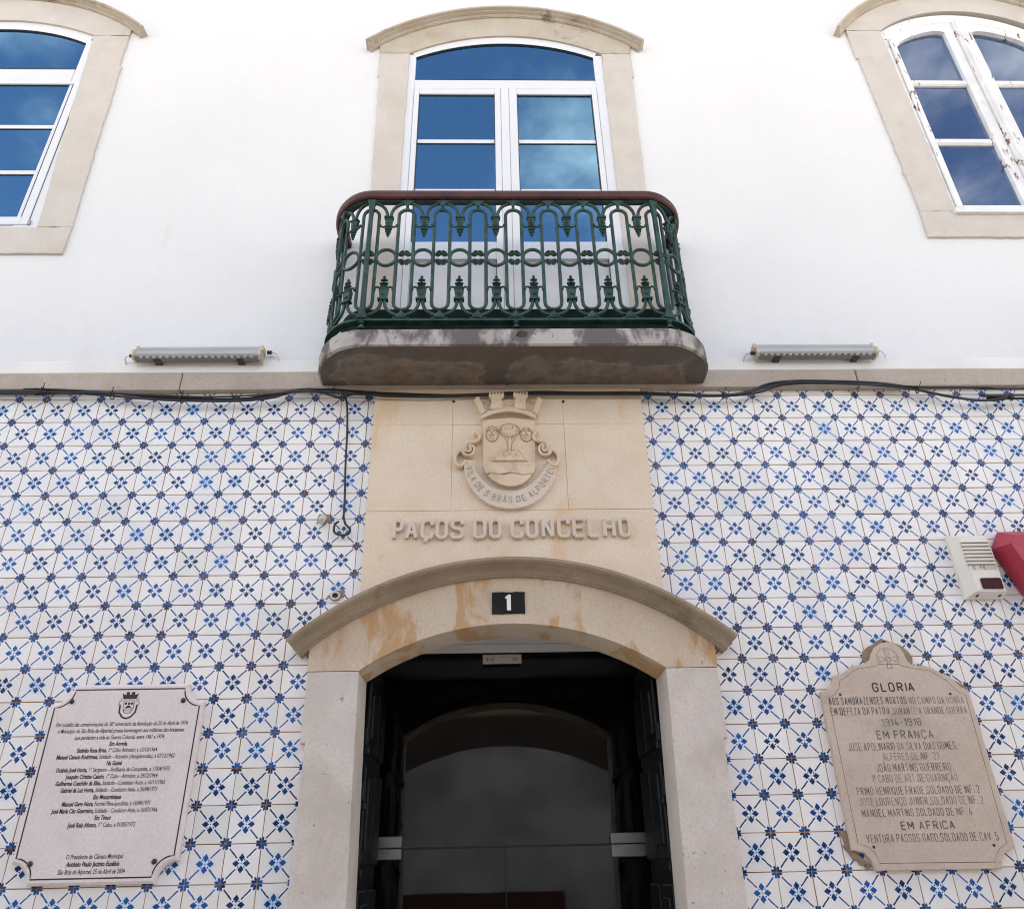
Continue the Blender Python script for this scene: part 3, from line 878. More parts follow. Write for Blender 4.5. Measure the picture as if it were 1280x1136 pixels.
# sea: stepped wavy fields
rel('wave', [(-0.1104, 3.4051), (-0.0875, 3.4226), (-0.0633, 3.4238), (-0.0392, 3.4126), (-0.0151, 3.4056), (0.0091, 3.4067), (0.0334, 3.4133), (0.0576, 3.4145), (0.0817, 3.4088), (0.1058, 3.4058), (0.1302, 3.4124), (0.1525, 3.4081), (0.1472, 3.3789), (0.1346, 3.3607), (0.1105, 3.3589), (0.0864, 3.3578), (0.0624, 3.3614), (0.0385, 3.3684), (0.0145, 3.3686), (-0.0097, 3.3634), (-0.0337, 3.3583), (-0.0577, 3.3652), (-0.0817, 3.3675), (-0.0949, 3.3629), (-0.1081, 3.3874)], -.068)
rel('wave', [(-0.0925, 3.3595), (-0.0697, 3.3694), (-0.0456, 3.3692), (-0.0217, 3.3588), (0.0023, 3.3599), (0.0265, 3.3685), (0.0505, 3.3683), (0.0744, 3.3593), (0.0984, 3.3577), (0.1347, 3.3654), (0.1188, 3.3366), (0.0851, 3.3075), (0.0430, 3.2939), (0.0072, 3.2943), (-0.0284, 3.3059), (-0.0669, 3.3304)], -.062)
rel('hill', [(-0.0631, 3.4389), (-0.0386, 3.4649), (-0.0189, 3.4897), (-0.0080, 3.4813), (0.0031, 3.4895), (0.0142, 3.4936), (0.0229, 3.5019), (0.0349, 3.4920), (0.0460, 3.4989), (0.0544, 3.4919), (0.0626, 3.5002), (0.0744, 3.4847), (0.1079, 3.4373)], -.064)
bm = B()
tube(bm, [(x, -.065, z) for x, z in [(-0.0265, 3.4606), (-0.0111, 3.4764), (0.0008, 3.4590), (0.0225, 3.4831), (0.0416, 3.4586), (0.0560, 3.4793), (0.0708, 3.4618)]], .003, 6); obj('hill_ridge', bm, 'carved', S_, True)
# tree
bm = B()
for (rx, rz) in [(0.0249, 3.6174)]: ball(bm, (rx, -.052, rz), .042, .42, 14, .82)
rt2 = random.Random(5)
for i in range(26):
    a = 2 * pi * i / 17 + rt2.random() * .3; q = .92 if i < 17 else rt2.uniform(.2, .6)
    ball(bm, ([(0.0249, 3.6174)][0][0] + .043 * q * cos(a), -.056 - (.010 if i > 16 else 0), [(0.0249, 3.6174)][0][1] + .034 * q * sin(a)), .0085, .8, 6)
obj('tree_crown', bm, 'carved', S_, True)
bm = B()
for pl, r_ in (([(0.0241, 3.5005), (0.0235, 3.5356), (0.0266, 3.5710)], .007), ([(0.0236, 3.5427), (0.0128, 3.5569), (0.0069, 3.5726)], .004), ([(0.0260, 3.5391), (0.0374, 3.5553), (0.0463, 3.5722)], .004)):
    tube(bm, [(x, -.055, z) for x, z in pl], r_, 7)
obj('tree_trunk', bm, 'carved', S_, True)
# brown strips outlining the carving: grime, plus painted-in shade the relief lacks
OUTLINE = simple('carving_grime_and_shade', (0.34, 0.235, 0.15), 0.95, vary=.3, scale=40, bmp=0)
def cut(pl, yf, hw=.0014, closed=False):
    bm_ = B(); ribbon(bm_, pl, hw, yf + .002, yf, 0, closed); return obj('carving_outline', bm_, OUTLINE, S_)
_tc2 = [(0.0249, 3.6174)][0]
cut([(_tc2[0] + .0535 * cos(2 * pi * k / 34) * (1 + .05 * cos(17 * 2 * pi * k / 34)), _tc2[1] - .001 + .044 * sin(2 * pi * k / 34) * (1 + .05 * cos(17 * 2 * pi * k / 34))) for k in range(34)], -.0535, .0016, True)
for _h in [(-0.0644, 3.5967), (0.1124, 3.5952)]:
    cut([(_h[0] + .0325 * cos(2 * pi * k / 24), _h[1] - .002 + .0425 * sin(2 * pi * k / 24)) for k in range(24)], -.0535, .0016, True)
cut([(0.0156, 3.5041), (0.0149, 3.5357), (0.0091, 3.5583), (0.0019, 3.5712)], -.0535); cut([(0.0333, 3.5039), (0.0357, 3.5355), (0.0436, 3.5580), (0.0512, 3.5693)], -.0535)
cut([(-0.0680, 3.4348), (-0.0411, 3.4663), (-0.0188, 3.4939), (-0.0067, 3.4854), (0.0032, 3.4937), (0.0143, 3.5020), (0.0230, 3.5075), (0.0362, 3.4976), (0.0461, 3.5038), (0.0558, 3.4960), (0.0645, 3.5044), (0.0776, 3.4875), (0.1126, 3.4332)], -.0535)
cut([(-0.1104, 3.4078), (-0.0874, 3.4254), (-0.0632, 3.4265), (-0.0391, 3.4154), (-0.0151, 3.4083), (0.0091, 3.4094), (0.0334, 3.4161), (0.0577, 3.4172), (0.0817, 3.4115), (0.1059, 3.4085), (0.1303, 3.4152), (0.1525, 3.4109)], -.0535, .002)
# two heads
for (hx, hz), king in (([(-0.0644, 3.5967)][0], 1), ([(0.1124, 3.5952)][0], 0)):
    bm = B(); ball(bm, (hx, -.053, hz), .026, .85, 12, 1.30)
    ball(bm, (hx, -.073, hz - .002), .0048, .7, 6, 2.2)
    for s in (-1, 1):
        ball(bm, (hx + s * .010, -.0700, hz + .008), .0042, .5, 6, .7)
        tube(bm, [(hx + s * .004, -.072, hz + .013), (hx + s * .015, -.069, hz + .014)], .002, 5)
    tube(bm, [(hx - .009, -.069, hz - .017), (hx, -.073, hz - .015), (hx + .009, -.069, hz - .017)], .0022, 5)
    for i in range(15):
        a = pi * (1.02 + .96 * i / 14) if king else 2 * pi * i / 15
        ball(bm, (hx + .0245 * cos(a), -.056, hz - .004 + .033 * sin(a)), .0055 if king else .0075, .8, 6)
    if king:
        for i in range(5): ball(bm, (hx + (i - 2) * .011, -.060, hz + .033 + (i % 2) * .004), .0055, .8, 6, 1.5)
        tube(bm, [(hx - .026, -.060, hz + .025), (hx, -.072, hz + .027), (hx + .026, -.060, hz + .025)], .004, 6)
    else:
        tube(bm, [(hx - .022, -.062, hz + .02), (hx, -.073, hz + .028), (hx + .024, -.062, hz + .012)], .007, 7)
    obj('carved_head', bm, 'carved', S_, True)
for _h, _k in zip([(-0.0644, 3.5967), (0.1124, 3.5952)], (1, 0)):
    _x, _z = _h
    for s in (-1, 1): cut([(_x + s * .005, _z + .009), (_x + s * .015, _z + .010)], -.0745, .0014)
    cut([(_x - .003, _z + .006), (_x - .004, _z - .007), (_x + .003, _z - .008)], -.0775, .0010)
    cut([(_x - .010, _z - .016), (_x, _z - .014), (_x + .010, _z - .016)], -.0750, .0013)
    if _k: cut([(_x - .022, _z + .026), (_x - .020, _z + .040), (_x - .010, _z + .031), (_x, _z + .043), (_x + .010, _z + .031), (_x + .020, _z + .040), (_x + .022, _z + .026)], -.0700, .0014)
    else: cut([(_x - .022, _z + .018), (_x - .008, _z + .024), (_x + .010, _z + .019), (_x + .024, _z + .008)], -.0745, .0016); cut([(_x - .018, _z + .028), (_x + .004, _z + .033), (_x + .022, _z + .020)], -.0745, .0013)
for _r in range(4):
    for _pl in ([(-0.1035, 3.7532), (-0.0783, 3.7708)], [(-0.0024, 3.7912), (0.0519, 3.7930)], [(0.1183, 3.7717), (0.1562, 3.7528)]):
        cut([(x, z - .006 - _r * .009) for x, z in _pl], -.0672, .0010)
# ribbon with the town's name
ro = [(-0.2087, 3.4484), (-0.2081, 3.3882), (-0.1925, 3.3307), (-0.1654, 3.2773), (-0.1238, 3.2263), (-0.0709, 3.1913), (-0.0064, 3.1745), (0.0406, 3.1740), (0.0996, 3.1831), (0.1598, 3.2169), (0.2031, 3.2637), (0.2383, 3.3165), (0.2558, 3.3703), (0.2591, 3.4387)]
ri_ = [(-0.1711, 3.4425), (-0.1552, 3.4013), (-0.1346, 3.3591), (-0.1106, 3.3233), (-0.0791, 3.2963), (-0.0465, 3.2781), (-0.0050, 3.2684), (0.0425, 3.2679), (0.0905, 3.2793), (0.1300, 3.3055), (0.1630, 3.3407), (0.1910, 3.3811), (0.2124, 3.4150), (0.2213, 3.4390)]
def smooth_pl(p, n=3):
    for _ in range(n):
        q = [p[0]]
        for a, b_ in zip(p, p[1:]): q += [(a[0] * .75 + b_[0] * .25, a[1] * .75 + b_[1] * .25), (a[0] * .25 + b_[0] * .75, a[1] * .25 + b_[1] * .75)]
        q.append(p[-1]); p = q
    return p
ro, ri_ = smooth_pl(ro, 2), smooth_pl(ri_, 2)
bm = B(); strip(bm, ri_, ro, -.028, -.058, 0); rb_o = obj('name_ribbon', bm, 'letter', S_)
midp = [((a[0] + b_[0]) / 2, (a[1] + b_[1]) / 2) for a, b_ in zip(ri_, ro)]
cum = [0]
for a, b_ in zip(midp, midp[1:]): cum.append(cum[-1] + sqrt((a[0] - b_[0]) ** 2 + (a[1] - b_[1]) ** 2))
def along(s):
    s = max(0, min(cum[-1] - 1e-6, s))
    for i in range(len(cum) - 1):
        if cum[i + 1] >= s: break
    f = (s - cum[i]) / max(1e-9, cum[i + 1] - cum[i])
    a, b_ = midp[i], midp[i + 1]
    t = Vector((b_[0] - a[0], b_[1] - a[1])).normalized()
    return Vector((a[0] + (b_[0] - a[0]) * f, a[1] + (b_[1] - a[1]) * f)), t
txt = 'VILA DE S.BR\u00c1S DE ALPORTEL'
gw = text_w(txt, .26, .36); wx = (cum[-1] - .075) / gw; s0 = .04; bm = B()
for ch in txt:
    if ch == ' ': s0 += .36 * wx; continue
    p_, t_v = along(s0 + .25 * wx)
    def xf(a, z, p_=p_, t_v=t_v, c0=s0 + .25 * wx):
        q = p_ + t_v * (a - c0) + Vector((-t_v.y, t_v.x)) * (z - .017)
        return (q.x, q.y)
    glyph(bm, ch, s0, 0, .034, wx, .0016, -.0575, -.0592, 0, xf)
    s0 += (ADV.get(ch, .5) + .26) * wx
obj('ribbon_lettering', bm, simple('ribbon_incision', (.33, .26, .20), .9, bmp=0), S_)
# curled ribbon ends, both sides
def curl(pts, hw, mirror):
    p = smooth_pl(pts, 2)
    if mirror: p = [(2 * .0088 - x, z) for x, z in p]
    bm_ = B(); ribbon(bm_, p, hw, -.028, -.066, .003); return bm_
crl = [([(-0.1996, 3.4428), (-0.2204, 3.4087), (-0.2458, 3.4158), (-0.2560, 3.4502), (-0.2516, 3.4778), (-0.2306, 3.4985)], .0075), ([(-0.2184, 3.4984), (-0.2114, 3.4775), (-0.1877, 3.4689), (-0.1652, 3.4771), (-0.1544, 3.5083), (-0.1667, 3.5295), (-0.1943, 3.5368)], .0065),
       ([(-0.2001, 3.4982), (-0.1787, 3.4897), (-0.1715, 3.5120), (-0.1882, 3.5367)], .0055), ([(-0.1852, 3.5458), (-0.1545, 3.5484), (-0.1300, 3.5666), (-0.1287, 3.5894), (-0.1535, 3.6096)], .0065)]
for mir in (False, True):
    for p, hw in crl: obj('ribbon_curl', curl(p, hw, mir), 'carved', S_)
# mural crown
rel('crown_wall', [(-0.1175, 3.7079), (-0.1287, 3.7080), (-0.1206, 3.7611), (-0.0733, 3.7771), (0.0028, 3.7991), (0.0536, 3.8017), (0.1164, 3.7818), (0.1694, 3.7575), (0.1758, 3.7057), (0.1645, 3.7058), (0.1024, 3.7283), (0.0334, 3.7414), (-0.0421, 3.7346)], -.066, -.028)
bm = B()
for off, r_ in ((0, .0055), (14, .005), (30, .0065)):
    tube(bm, [(x, -.070 - .0002 * off, z) for x, z in smooth_pl([(-0.1236, 3.6954), (-0.0673, 3.7265), (-0.0107, 3.7401), (0.0397, 3.7420), (0.1022, 3.7282), (0.1658, 3.6954)])], r_, 7) if off == 0 else tube(bm, [(x, -.072, z - off * .00042) for x, z in smooth_pl([(-0.1236, 3.6954), (-0.0673, 3.7265), (-0.0107, 3.7401), (0.0397, 3.7420), (0.1022, 3.7282), (0.1658, 3.6954)])], r_, 7)
obj('crown_band', bm, 'carved', S_, True)
for _o in (8, 22):
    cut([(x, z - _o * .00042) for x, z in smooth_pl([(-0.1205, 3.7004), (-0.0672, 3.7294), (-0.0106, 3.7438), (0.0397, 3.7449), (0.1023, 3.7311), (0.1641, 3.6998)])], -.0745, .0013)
tow = [[(-0.0709, 3.7350), (-0.0667, 3.8034), (-0.0805, 3.8155), (-0.0817, 3.8275), (0.0006, 3.8315), (0.0004, 3.8194), (-0.0137, 3.8045), (-0.0107, 3.7398)], [(0.0520, 3.7393), (0.0609, 3.8040), (0.0486, 3.8191), (0.0476, 3.8327), (0.1273, 3.8261), (0.1270, 3.8156), (0.1139, 3.8006), (0.1095, 3.7315)],
       [(-0.1204, 3.7106), (-0.1475, 3.7713), (-0.1589, 3.7923), (-0.1539, 3.8012), (-0.1299, 3.8085), (-0.1173, 3.7845), (-0.0985, 3.7236)], [(0.1716, 3.7084), (0.1913, 3.7659), (0.2046, 3.7822), (0.1999, 3.7928), (0.1750, 3.8034), (0.1654, 3.7825), (0.1470, 3.7218)]]
for i, p in enumerate(tow):
    bm = B(); prism(bm, p, -.028, -.082 if i < 2 else -.074, .004)
    zt_ = max(q[1] for q in p); xs = sorted(q[0] for q in p if q[1] > zt_ - .02)
    x0, x1 = xs[0], xs[-1]; n_ = 5 if i < 2 else 3
    if i < 2:
        zb2 = min(q[1] for q in p if q[1] > zt_ - .008)
        for k in range(n_):
            xc = x0 + (x1 - x0) * (k + .5) / n_
            box(bm, xc - .0048, xc + .0048, -.0815, -.045, zt_ - .006, zt_ + .007)
        xm_ = (x0 + x1) / 2
        for s in (-1, 1): prism(bm, [(xm_ + s * .016 - .003, zt_ - .035), (xm_ + s * .016 + .003, zt_ - .035), (xm_ + s * .016 + .003, zt_ - .025), (xm_ + s * .016 - .003, zt_ - .025)], -.080, -.0835)
        tube(bm, [(xm_ - .010, -.083, zt_ - .062), (xm_ - .008, -.083, zt_ - .045), (xm_, -.083, zt_ - .038), (xm_ + .008, -.083, zt_ - .045), (xm_ + .010, -.083, zt_ - .062)], .0022, 5)
    else:
        for k in range(3):
            a_, b2 = Vector(p[3]), Vector(p[4])
            q = a_.lerp(b2, (k + .5) / 3)
            box(bm, q.x - .004, q.x + .004, -.0735, -.045, q.y - .006, q.y + .009)
    obj('crown_tower', bm, 'carved', S_)
bm = B()
for i in range(16):
    for pl in ([(-0.0953, 3.7620), (-0.0764, 3.7730)], [(0.0014, 3.7949), (0.0482, 3.7968)], [(0.1209, 3.7739), (0.1501, 3.7603)]):
        a_, b2 = Vector(pl[0]), Vector(pl[1]); q = a_.lerp(b2, (i % 4 + .5) / 4); rw = i // 4
        box(bm, q.x - .0042, q.x + .0042, -.0685, -.05, q.y - .0035 - rw * .009, q.y + .0035 - rw * .009)
prop(obj('crown_masonry', bm, 'carved', S_), kind='stuff')

# ---- number sign
ns = thing('house_number', 'small black enamel number sign with a white numeral 1 on the door arch', 'number sign', (.005, -.045, 2.70))
bm = B(); prism(bm, rough_poly([(-.071, 2.650), (.080, 2.650), (.081, 2.752), (-.071, 2.752)], .02, .0012, rr), -.039, -.050, .002); obj('number_tile', bm, 'enamel_black', ns)
bm = B(); prism(bm, [(-.0035, 2.664), (.0155, 2.664), (.0155, 2.739), (.004, 2.739), (-.011, 2.727), (-.011, 2.719), (-.0035, 2.722)], -.0495, -.0525, .001); obj('numeral', bm, 'enamel_white', ns)

# ================================================================ BALCONY
bal = thing('balcony', 'green wrought iron balcony with maroon handrail on a stained stone slab', 'balcony', (.055, 0, 3.92))
def hull_path(xl, xr, yf, rx, ry, n=10, p=2.0):
    """plan outline from wall (left) round the front to wall (right)"""
    P = [(xl, 0.0)]
    for i in range(n + 1):
        a = pi / 2 * i / n
        P.append((xl + rx - rx * cos(a) ** (2 / p), yf + ry - ry * sin(a) ** (2 / p)))
    for i in range(n, -1, -1):
        a = pi / 2 * i / n
        P.append((xr - rx + rx * cos(a) ** (2 / p), yf + ry - ry * sin(a) ** (2 / p)))
    P.append((xr, 0.0))
    return P
# slab
SP = hull_path(-.978, 1.088, -.392, .27, .30, 14, 2.0)
def level(z, d, rj=0):
    ns_ = len(SP); out = []
    for i, (x, y) in enumerate(SP):
        cx_, cy_ = .055, 0
        vx, vy = x - cx_, y
        L_ = sqrt(vx * vx + vy * vy)
        k = (L_ + d) / L_
        out.append((cx_ + vx * k if abs(vx) > .7 else x, min(.02, vy - (d if abs(vy) > .3 else d * .5)), z))
    return out
bm = B(); rws_ = []
rs = random.Random(8)
for z, d in ((3.913, -.035), (3.915, -.012), (3.922, -.001), (3.95, .0), (3.985, .0), (4.014, -.001), (4.022, -.008)):
    rws_.append([bm.verts.new((x + rs.gauss(0, .0012), min(y, .05) if 0 < i < len(SP) - 1 else .05, zz + rs.gauss(0, .0012))) for i, (x, y, zz) in enumerate(level(z, d))])
for a, b_ in zip(rws_, rws_[1:]):
    for i in range(len(a) - 1): bm.faces.new((a[i], a[i + 1], b_[i + 1], b_[i]))
f = bm.faces.new(rws_[0]); f.material_index = 1
bm.faces.new(rws_[-1])
for f in bm.faces:
    if max(v.co.z for v in f.verts) < 3.919: f.material_index = 1
slab = obj('stone_slab', bm, ['slab_face', 'slab_under'], bal)
# path for ironwork
RP = hull_path(-.937, 1.019, -.375, .215, .25, 24, 2.0)
def resamp(P):
    cu = [0]
    for a, b_ in zip(P, P[1:]): cu.append(cu[-1] + sqrt((a[0] - b_[0]) ** 2 + (a[1] - b_[1]) ** 2))
    return cu
RC = resamp(RP)
S0 = RC[25]          # where the left post stands
PER = .1961
def rp(s, off=0.0):
    s = s + S0
    s = max(1e-6, min(RC[-1] - 1e-6, s))
    for i in range(len(RC) - 1):
        if RC[i + 1] >= s and RC[i + 1] > RC[i]: break
    f = (s - RC[i]) / (RC[i + 1] - RC[i])
    x = RP[i][0] + (RP[i + 1][0] - RP[i][0]) * f; y = RP[i][1] + (RP[i + 1][1] - RP[i][1]) * f
    j, k = max(0, i - 1), min(len(RP) - 1, i + 2)
    tx, ty = RP[k][0] - RP[j][0], RP[k][1] - RP[j][1]
    L_ = sqrt(tx * tx + ty * ty) or 1
    return x + ty / L_ * off, y - tx / L_ * off, tx / L_, ty / L_
LEN = RC[-1]
def P3(s, z, off=0.0):
    x, y, _, _ = rp(s, off); return (x, y, z)
smax = 8 * PER
def along_rail(z, off=0, n=90, s0=None, s1=None):
    a = -S0 + .002 if s0 is None else s0; b_ = LEN - S0 - .002 if s1 is None else s1
    return [P3(a + (b_ - a) * i / n, z, off) for i in range(n + 1)]
def rail_sweep(name, prof, mt_, closed=True, holes=None):
    """prof: [(off, z)] closed section swept round the plan path"""
    bm_ = B(); n = 96; rows = []
    for i in range(n + 1):
        s = -S0 + .001 + (LEN - .002) * i / n
        rows.append([bm_.verts.new(P3(s, z, o_)) for o_, z in prof])
    m_ = len(prof)
    for a, b_ in zip(rows, rows[1:]):
        for k in range(m_): bm_.faces.new((a[k], a[(k + 1) % m_], b_[(k + 1) % m_], b_[k]))
    bm_.faces.new(rows[0]); bm_.faces.new(rows[-1])
    return obj(name, bm_, mt_, bal, smooth=True)
rail_sweep('handrail', [(-.030, 4.926), (.022, 4.924), (.031, 4.932), (.034, 4.95), (.034, 4.966), (.026, 4.982), (.0, 4.988), (-.024, 4.984), (-.034, 4.966), (-.034, 4.936)], 'rail')
rail_sweep('bottom_plate', [(-.022, 4.070), (.018, 4.070), (.018, 4.082), (-.022, 4.082)], 'iron')
rail_sweep('top_strip', [(-.010, 4.914), (.010, 4.914), (.010, 4.9235), (-.010, 4.9235)], 'iron')
bm = B()
# sheet skirt standing behind the bottom plate
n = 80; rows = []
for i in range(n + 1):
    s = -S0 + .001 + (LEN - .002) * i / n
    rows.append([bm.verts.new(P3(s, z, -.062)) for z in (4.026, 4.205)] + [bm.verts.new(P3(s, z, -.068)) for z in (4.205, 4.026)])
for a, b_ in zip(rows, rows[1:]):
    for k in range(4): bm.faces.new((a[k], a[(k + 1) % 4], b_[(k + 1) % 4], b_[k]))
obj('sheet_skirt', bm, 'iron_dark', bal)
# repeated castings --------------------------------------------------
def stadium(s0_, parent):
    bm_ = B(); hw, zt_, zb_ = .0434, 4.857, 4.152
    pts = []
    for i in range(11):
        a = pi * i / 10; pts.append((-cos(a) * hw, zt_ - hw * 1.05 + sin(a) * hw * 1.05))
    for i in range(9):
        t = i / 8; a = pi * t
        pts.append((cos(a) * hw, zb_ + .052 - (sin(a) ** .8) * .052))
    # long sides get extra points so they bend with the plan
    full = []
    for a, b_ in zip(pts, pts[1:] + pts[:1]):
        full.append(a)
        if abs(a[1] - b_[1]) > .2:
            full += [(a[0] + (b_[0] - a[0]) * k / 4, a[1] + (b_[1] - a[1]) * k / 4) for k in (1, 2, 3)]
    tube(bm_, [P3(s0_ + a, z) for a, z in full], .0095, 8, True)
    return obj('loop_bar', bm_, 'iron', parent, True)
def arch_top(s0_, parent):
    bm_ = B()
    pts = [(-cos(pi * i / 18) * .0885, 4.795 + sin(pi * i / 18) ** .85 * .110) for i in range(19)]
    tube(bm_, [P3(s0_ + a, z, .003) for a, z in pts], .0093, 8)
    return obj('upper_arch_bar', bm_, 'iron', parent, True)
def arch_low(s0_, parent, a0=0, a1=18):
    bm_ = B()
    pts = [(-cos(pi * i / 18) * .0885, 4.215 - sin(pi * i / 18) ** .85 * .104) for i in range(a0, a1 + 1)]
    tube(bm_, [P3(s0_ + a, z, .003) for a, z in pts], .0093, 8)
    return obj('lower_arch_bar', bm_, 'iron', parent, True)
def ring(s0_, parent):
    bm_ = B()
    tube(bm_, [P3(s0_ + cos(2 * pi * i / 22) * .0520, 4.503 + sin(2 * pi * i / 22) * .056, .004) for i in range(22)], .0092, 8, True)
    return obj('ring', bm_, 'iron', parent, True)
# local castings: x along rail, y outwards negative, z up, origin on the rail line
def local_mesh(name, fn, sm=True):
    bm_ = B(); fn(bm_); me = bpy.data.meshes.new(name); bmesh.ops.recalc_face_normals(bm_, faces=bm_.faces)
    bm_.to_mesh(me); bm_.free(); me.materials.append(M['iron'])
    if sm:
        for p in me.polygons: p.use_smooth = True
        me.set_sharp_from_angle(angle=radians(35))
    return me
def f_drop(b):
    box(b, -.0215, .0215, -.014, .012, -.008, .003, .002)
    prism(b, [(-.0165, -.008), (.0165, -.008), (.0155, -.05), (.010, -.062), (-.010, -.062), (-.0155, -.05)], .011, -.010, .003)
    disc(b, (0, -.022), .005, -.008, -.0135, 8); disc(b, (0, -.04), .007, -.008, -.0135, 8)
    for s in (-1, 1):
        tube(b, [(s * .012, -.002, -.062), (s * .022, -.004, -.070), (s * .032, -.004, -.068), (s * .038, -.004, -.058)], [.0055, .005, .0045, .005], 7)
        ball(b, (s * .038, -.004, -.057), .0068)
    ball(b, (0, -.002, -.068), .018, .7, 8, .45)
    for zc, r_ in ((-.084, .0165), (-.103, .0135), (-.120, .0100), (-.134, .0065)):
        ball(b, (0, -.003, zc), r_ * .7, .9, 8, .75)
        for s in (-1, 1): ball(b, (s * r_ * .62, -.003, zc + .002), r_ * .52, .9, 7, .9)
    tube(b, [(0, 0, -.06), (0, 0, -.13)], .0035, 6)
def f_urn(b):
    box(b, -.0225, .0225, -.015, .012, -.004, .009, .002)
    prism(b, [(-.0135, .009), (.0135, .009), (.019, .05), (.0205, .072), (.012, .082), (-.012, .082), (-.0205, .072), (-.019, .05)], .011, -.010, .003)
    disc(b, (0, .036), .0085, -.008, -.0145, 8)
    box(b, -.0215, .0215, -.013, .008, .068, .075, .001)
    for s in (-1, 1):
        tube(b, [(s * .014, -.002, .076), (s * .026, -.004, .084), (s * .036, -.004, .082), (s * .040, -.004, .070)], [.0055, .0052, .0048, .005], 7)
        ball(b, (s * .040, -.004, .067), .007)
    for zc, r_ in ((.090, .0155), (.108, .0175), (.131, .0145)):
        ball(b, (0, -.003, zc), r_ * .75, .9, 8, .55)
        for s in (-1, 1): ball(b, (s * r_ * .68, -.003, zc - .001), r_ * .5, .9, 7, .8)
    ball(b, (0, -.002, .150), .0078, .9, 8, 1.3)
    tube(b, [(0, 0, .08), (0, 0, .150)], .0038, 6)
def f_shell(b):
    for k in range(-3, 4):
        a = k * .36
        tube(b, [(sin(a) * .006, -.010, -.032), (sin(a) * .018, -.014, -.012 - abs(k) * .001), (sin(a) * .030, -.011, -.004 + cos(a) * .004 - abs(k) * .0025)], [.004, .006, .005], 6)
    ball(b, (0, -.010, -.034), .008, .8); ball(b, (0, -.006, -.045), .0065, .8)
    tube(b, [(0, -.002, -.058), (0, -.002, -.02)], .007, 7)
def f_foot(b):
    for k in range(-2, 3):
        a = k * .42
        tube(b, [(sin(a) * .005, -.010, .040), (sin(a) * .016, -.014, .022), (sin(a) * .030, -.011, .008 - abs(k) * .001)], [.004, .006, .004], 6)
    ball(b, (0, -.010, .044), .008, .8); box(b, -.012, .012, -.008, .006, .0, .05, .003)
    for s in (-1, 1): ball(b, (s * .030, -.008, .008), .0065)
def f_scroll(b):
    for zz in (-1, 1):
        for s in (-1, 1):
            cx_, cz_ = s * .0175, zz * .0215
            tube(b, [(cx_ + cos(2 * pi * i / 9) * .0115, -.002, cz_ + sin(2 * pi * i / 9) * .0095) for i in range(9)], .0046, 6, True)
            ball(b, (cx_, -.004, cz_), .0055)
            tube(b, [(s * .027, -.002, zz * .026), (s * .016, -.002, zz * .040), (s * .005, -.002, zz * .041), (s * .003, -.002, zz * .033)], .0042, 6)
            tube(b, [(s * .028, -.001, cz_), (s * .036, 0, cz_)], .0045, 6)
        tube(b, [(-.010, -.002, zz * .021), (.010, -.002, zz * .021)], .0045, 6)
def f_post(b):
    prism(b, [(-.024, 4.0825), (.024, 4.0825), (.013, 4.15), (.0105, 4.8), (.016, 4.87), (.024, 4.9135), (-.024, 4.9135), (-.016, 4.87), (-.0105, 4.8), (-.013, 4.15)], .008, -.016, .003)
def f_leg(b):
    for z0_, z1_, r_ in ((4.024, 4.034, .024), (4.034, 4.042, .017), (4.042, 4.056, .012), (4.056, 4.0695, .018)):
        vs0 = [b.verts.new((r_ * cos(2 * pi * k / 10), r_ * sin(2 * pi * k / 10), z0_)) for k in range(10)]
        vs1 = [b.verts.new((r_ * .85 * cos(2 * pi * k / 10), r_ * .85 * sin(2 * pi * k / 10), z1_)) for k in range(10)]
        for k in range(10): b.faces.new((vs0[k], vs0[(k + 1) % 10], vs1[(k + 1) % 10], vs1[k]))
        b.faces.new(vs0); b.faces.new(vs1)
LM = {k: local_mesh(k, f) for k, f in (('drop_ornament', f_drop), ('urn_ornament', f_urn), ('shell_ornament', f_shell), ('foot_ornament', f_foot), ('scroll_ornament', f_scroll), ('post', f_post), ('turned_foot', f_leg))}
def put(name, s, z, off=.0, parent=bal):
    x, y, tx, ty = rp(s, off)
    sc_ = {'drop_ornament': (1.18, 1.25, 1.05), 'urn_ornament': (1.2, 1.25, 1.02), 'scroll_ornament': (1.05, 1.6, 1.12), 'shell_ornament': (1.2, 1.1, 1.15), 'foot_ornament': (1.2, 1.1, 1.05)}.get(name, (1, 1, 1))
    o = bpy.data.objects.new(name, LM[name]); C.objects.link(o); o.parent = parent
    o.location = Vector((x, y, z)) - wloc(parent)
    o.rotation_euler = (0, 0, atan2(ty, tx)); o.scale = sc_
    return o
smin_ = -S0; smx = LEN - S0
for k in range(-2, 11):
    s = k * PER
    if s - .05 < smin_ or s + .05 > smx: continue
    stadium(s, bal); arch_top(s, bal); arch_low(s, bal)
    put('foot_ornament', s, 4.0825); put('scroll_ornament', s, 4.503)
    if k not in (0, 8): put('shell_ornament', s, 4.921)
for k in range(-3, 12):
    s = (k + .5) * PER
    if s - .02 < smin_ or s + .02 > smx: continue
    put('drop_ornament', s, 4.797); put('urn_ornament', s, 4.214); ring(s, bal)
for s in (0, smax): put('post', s, 0, .010); put('turned_foot', s, 0, .004)
put('turned_foot', smax / 2, 0, .004)
# rust patch and drain mark on the slab edge
bm = B(); prism(bm, [(.088 + .030 * cos(2 * pi * k / 12) * (1 + .2 * sin(k * 2)), 3.982 + .020 * sin(2 * pi * k / 12)) for k in range(12)], -.390, -.3945, .001); obj('drain_hole', bm, simple('rusty_drain_stain', (.06, .035, .025), .9, vary=.5, scale=30), bal)

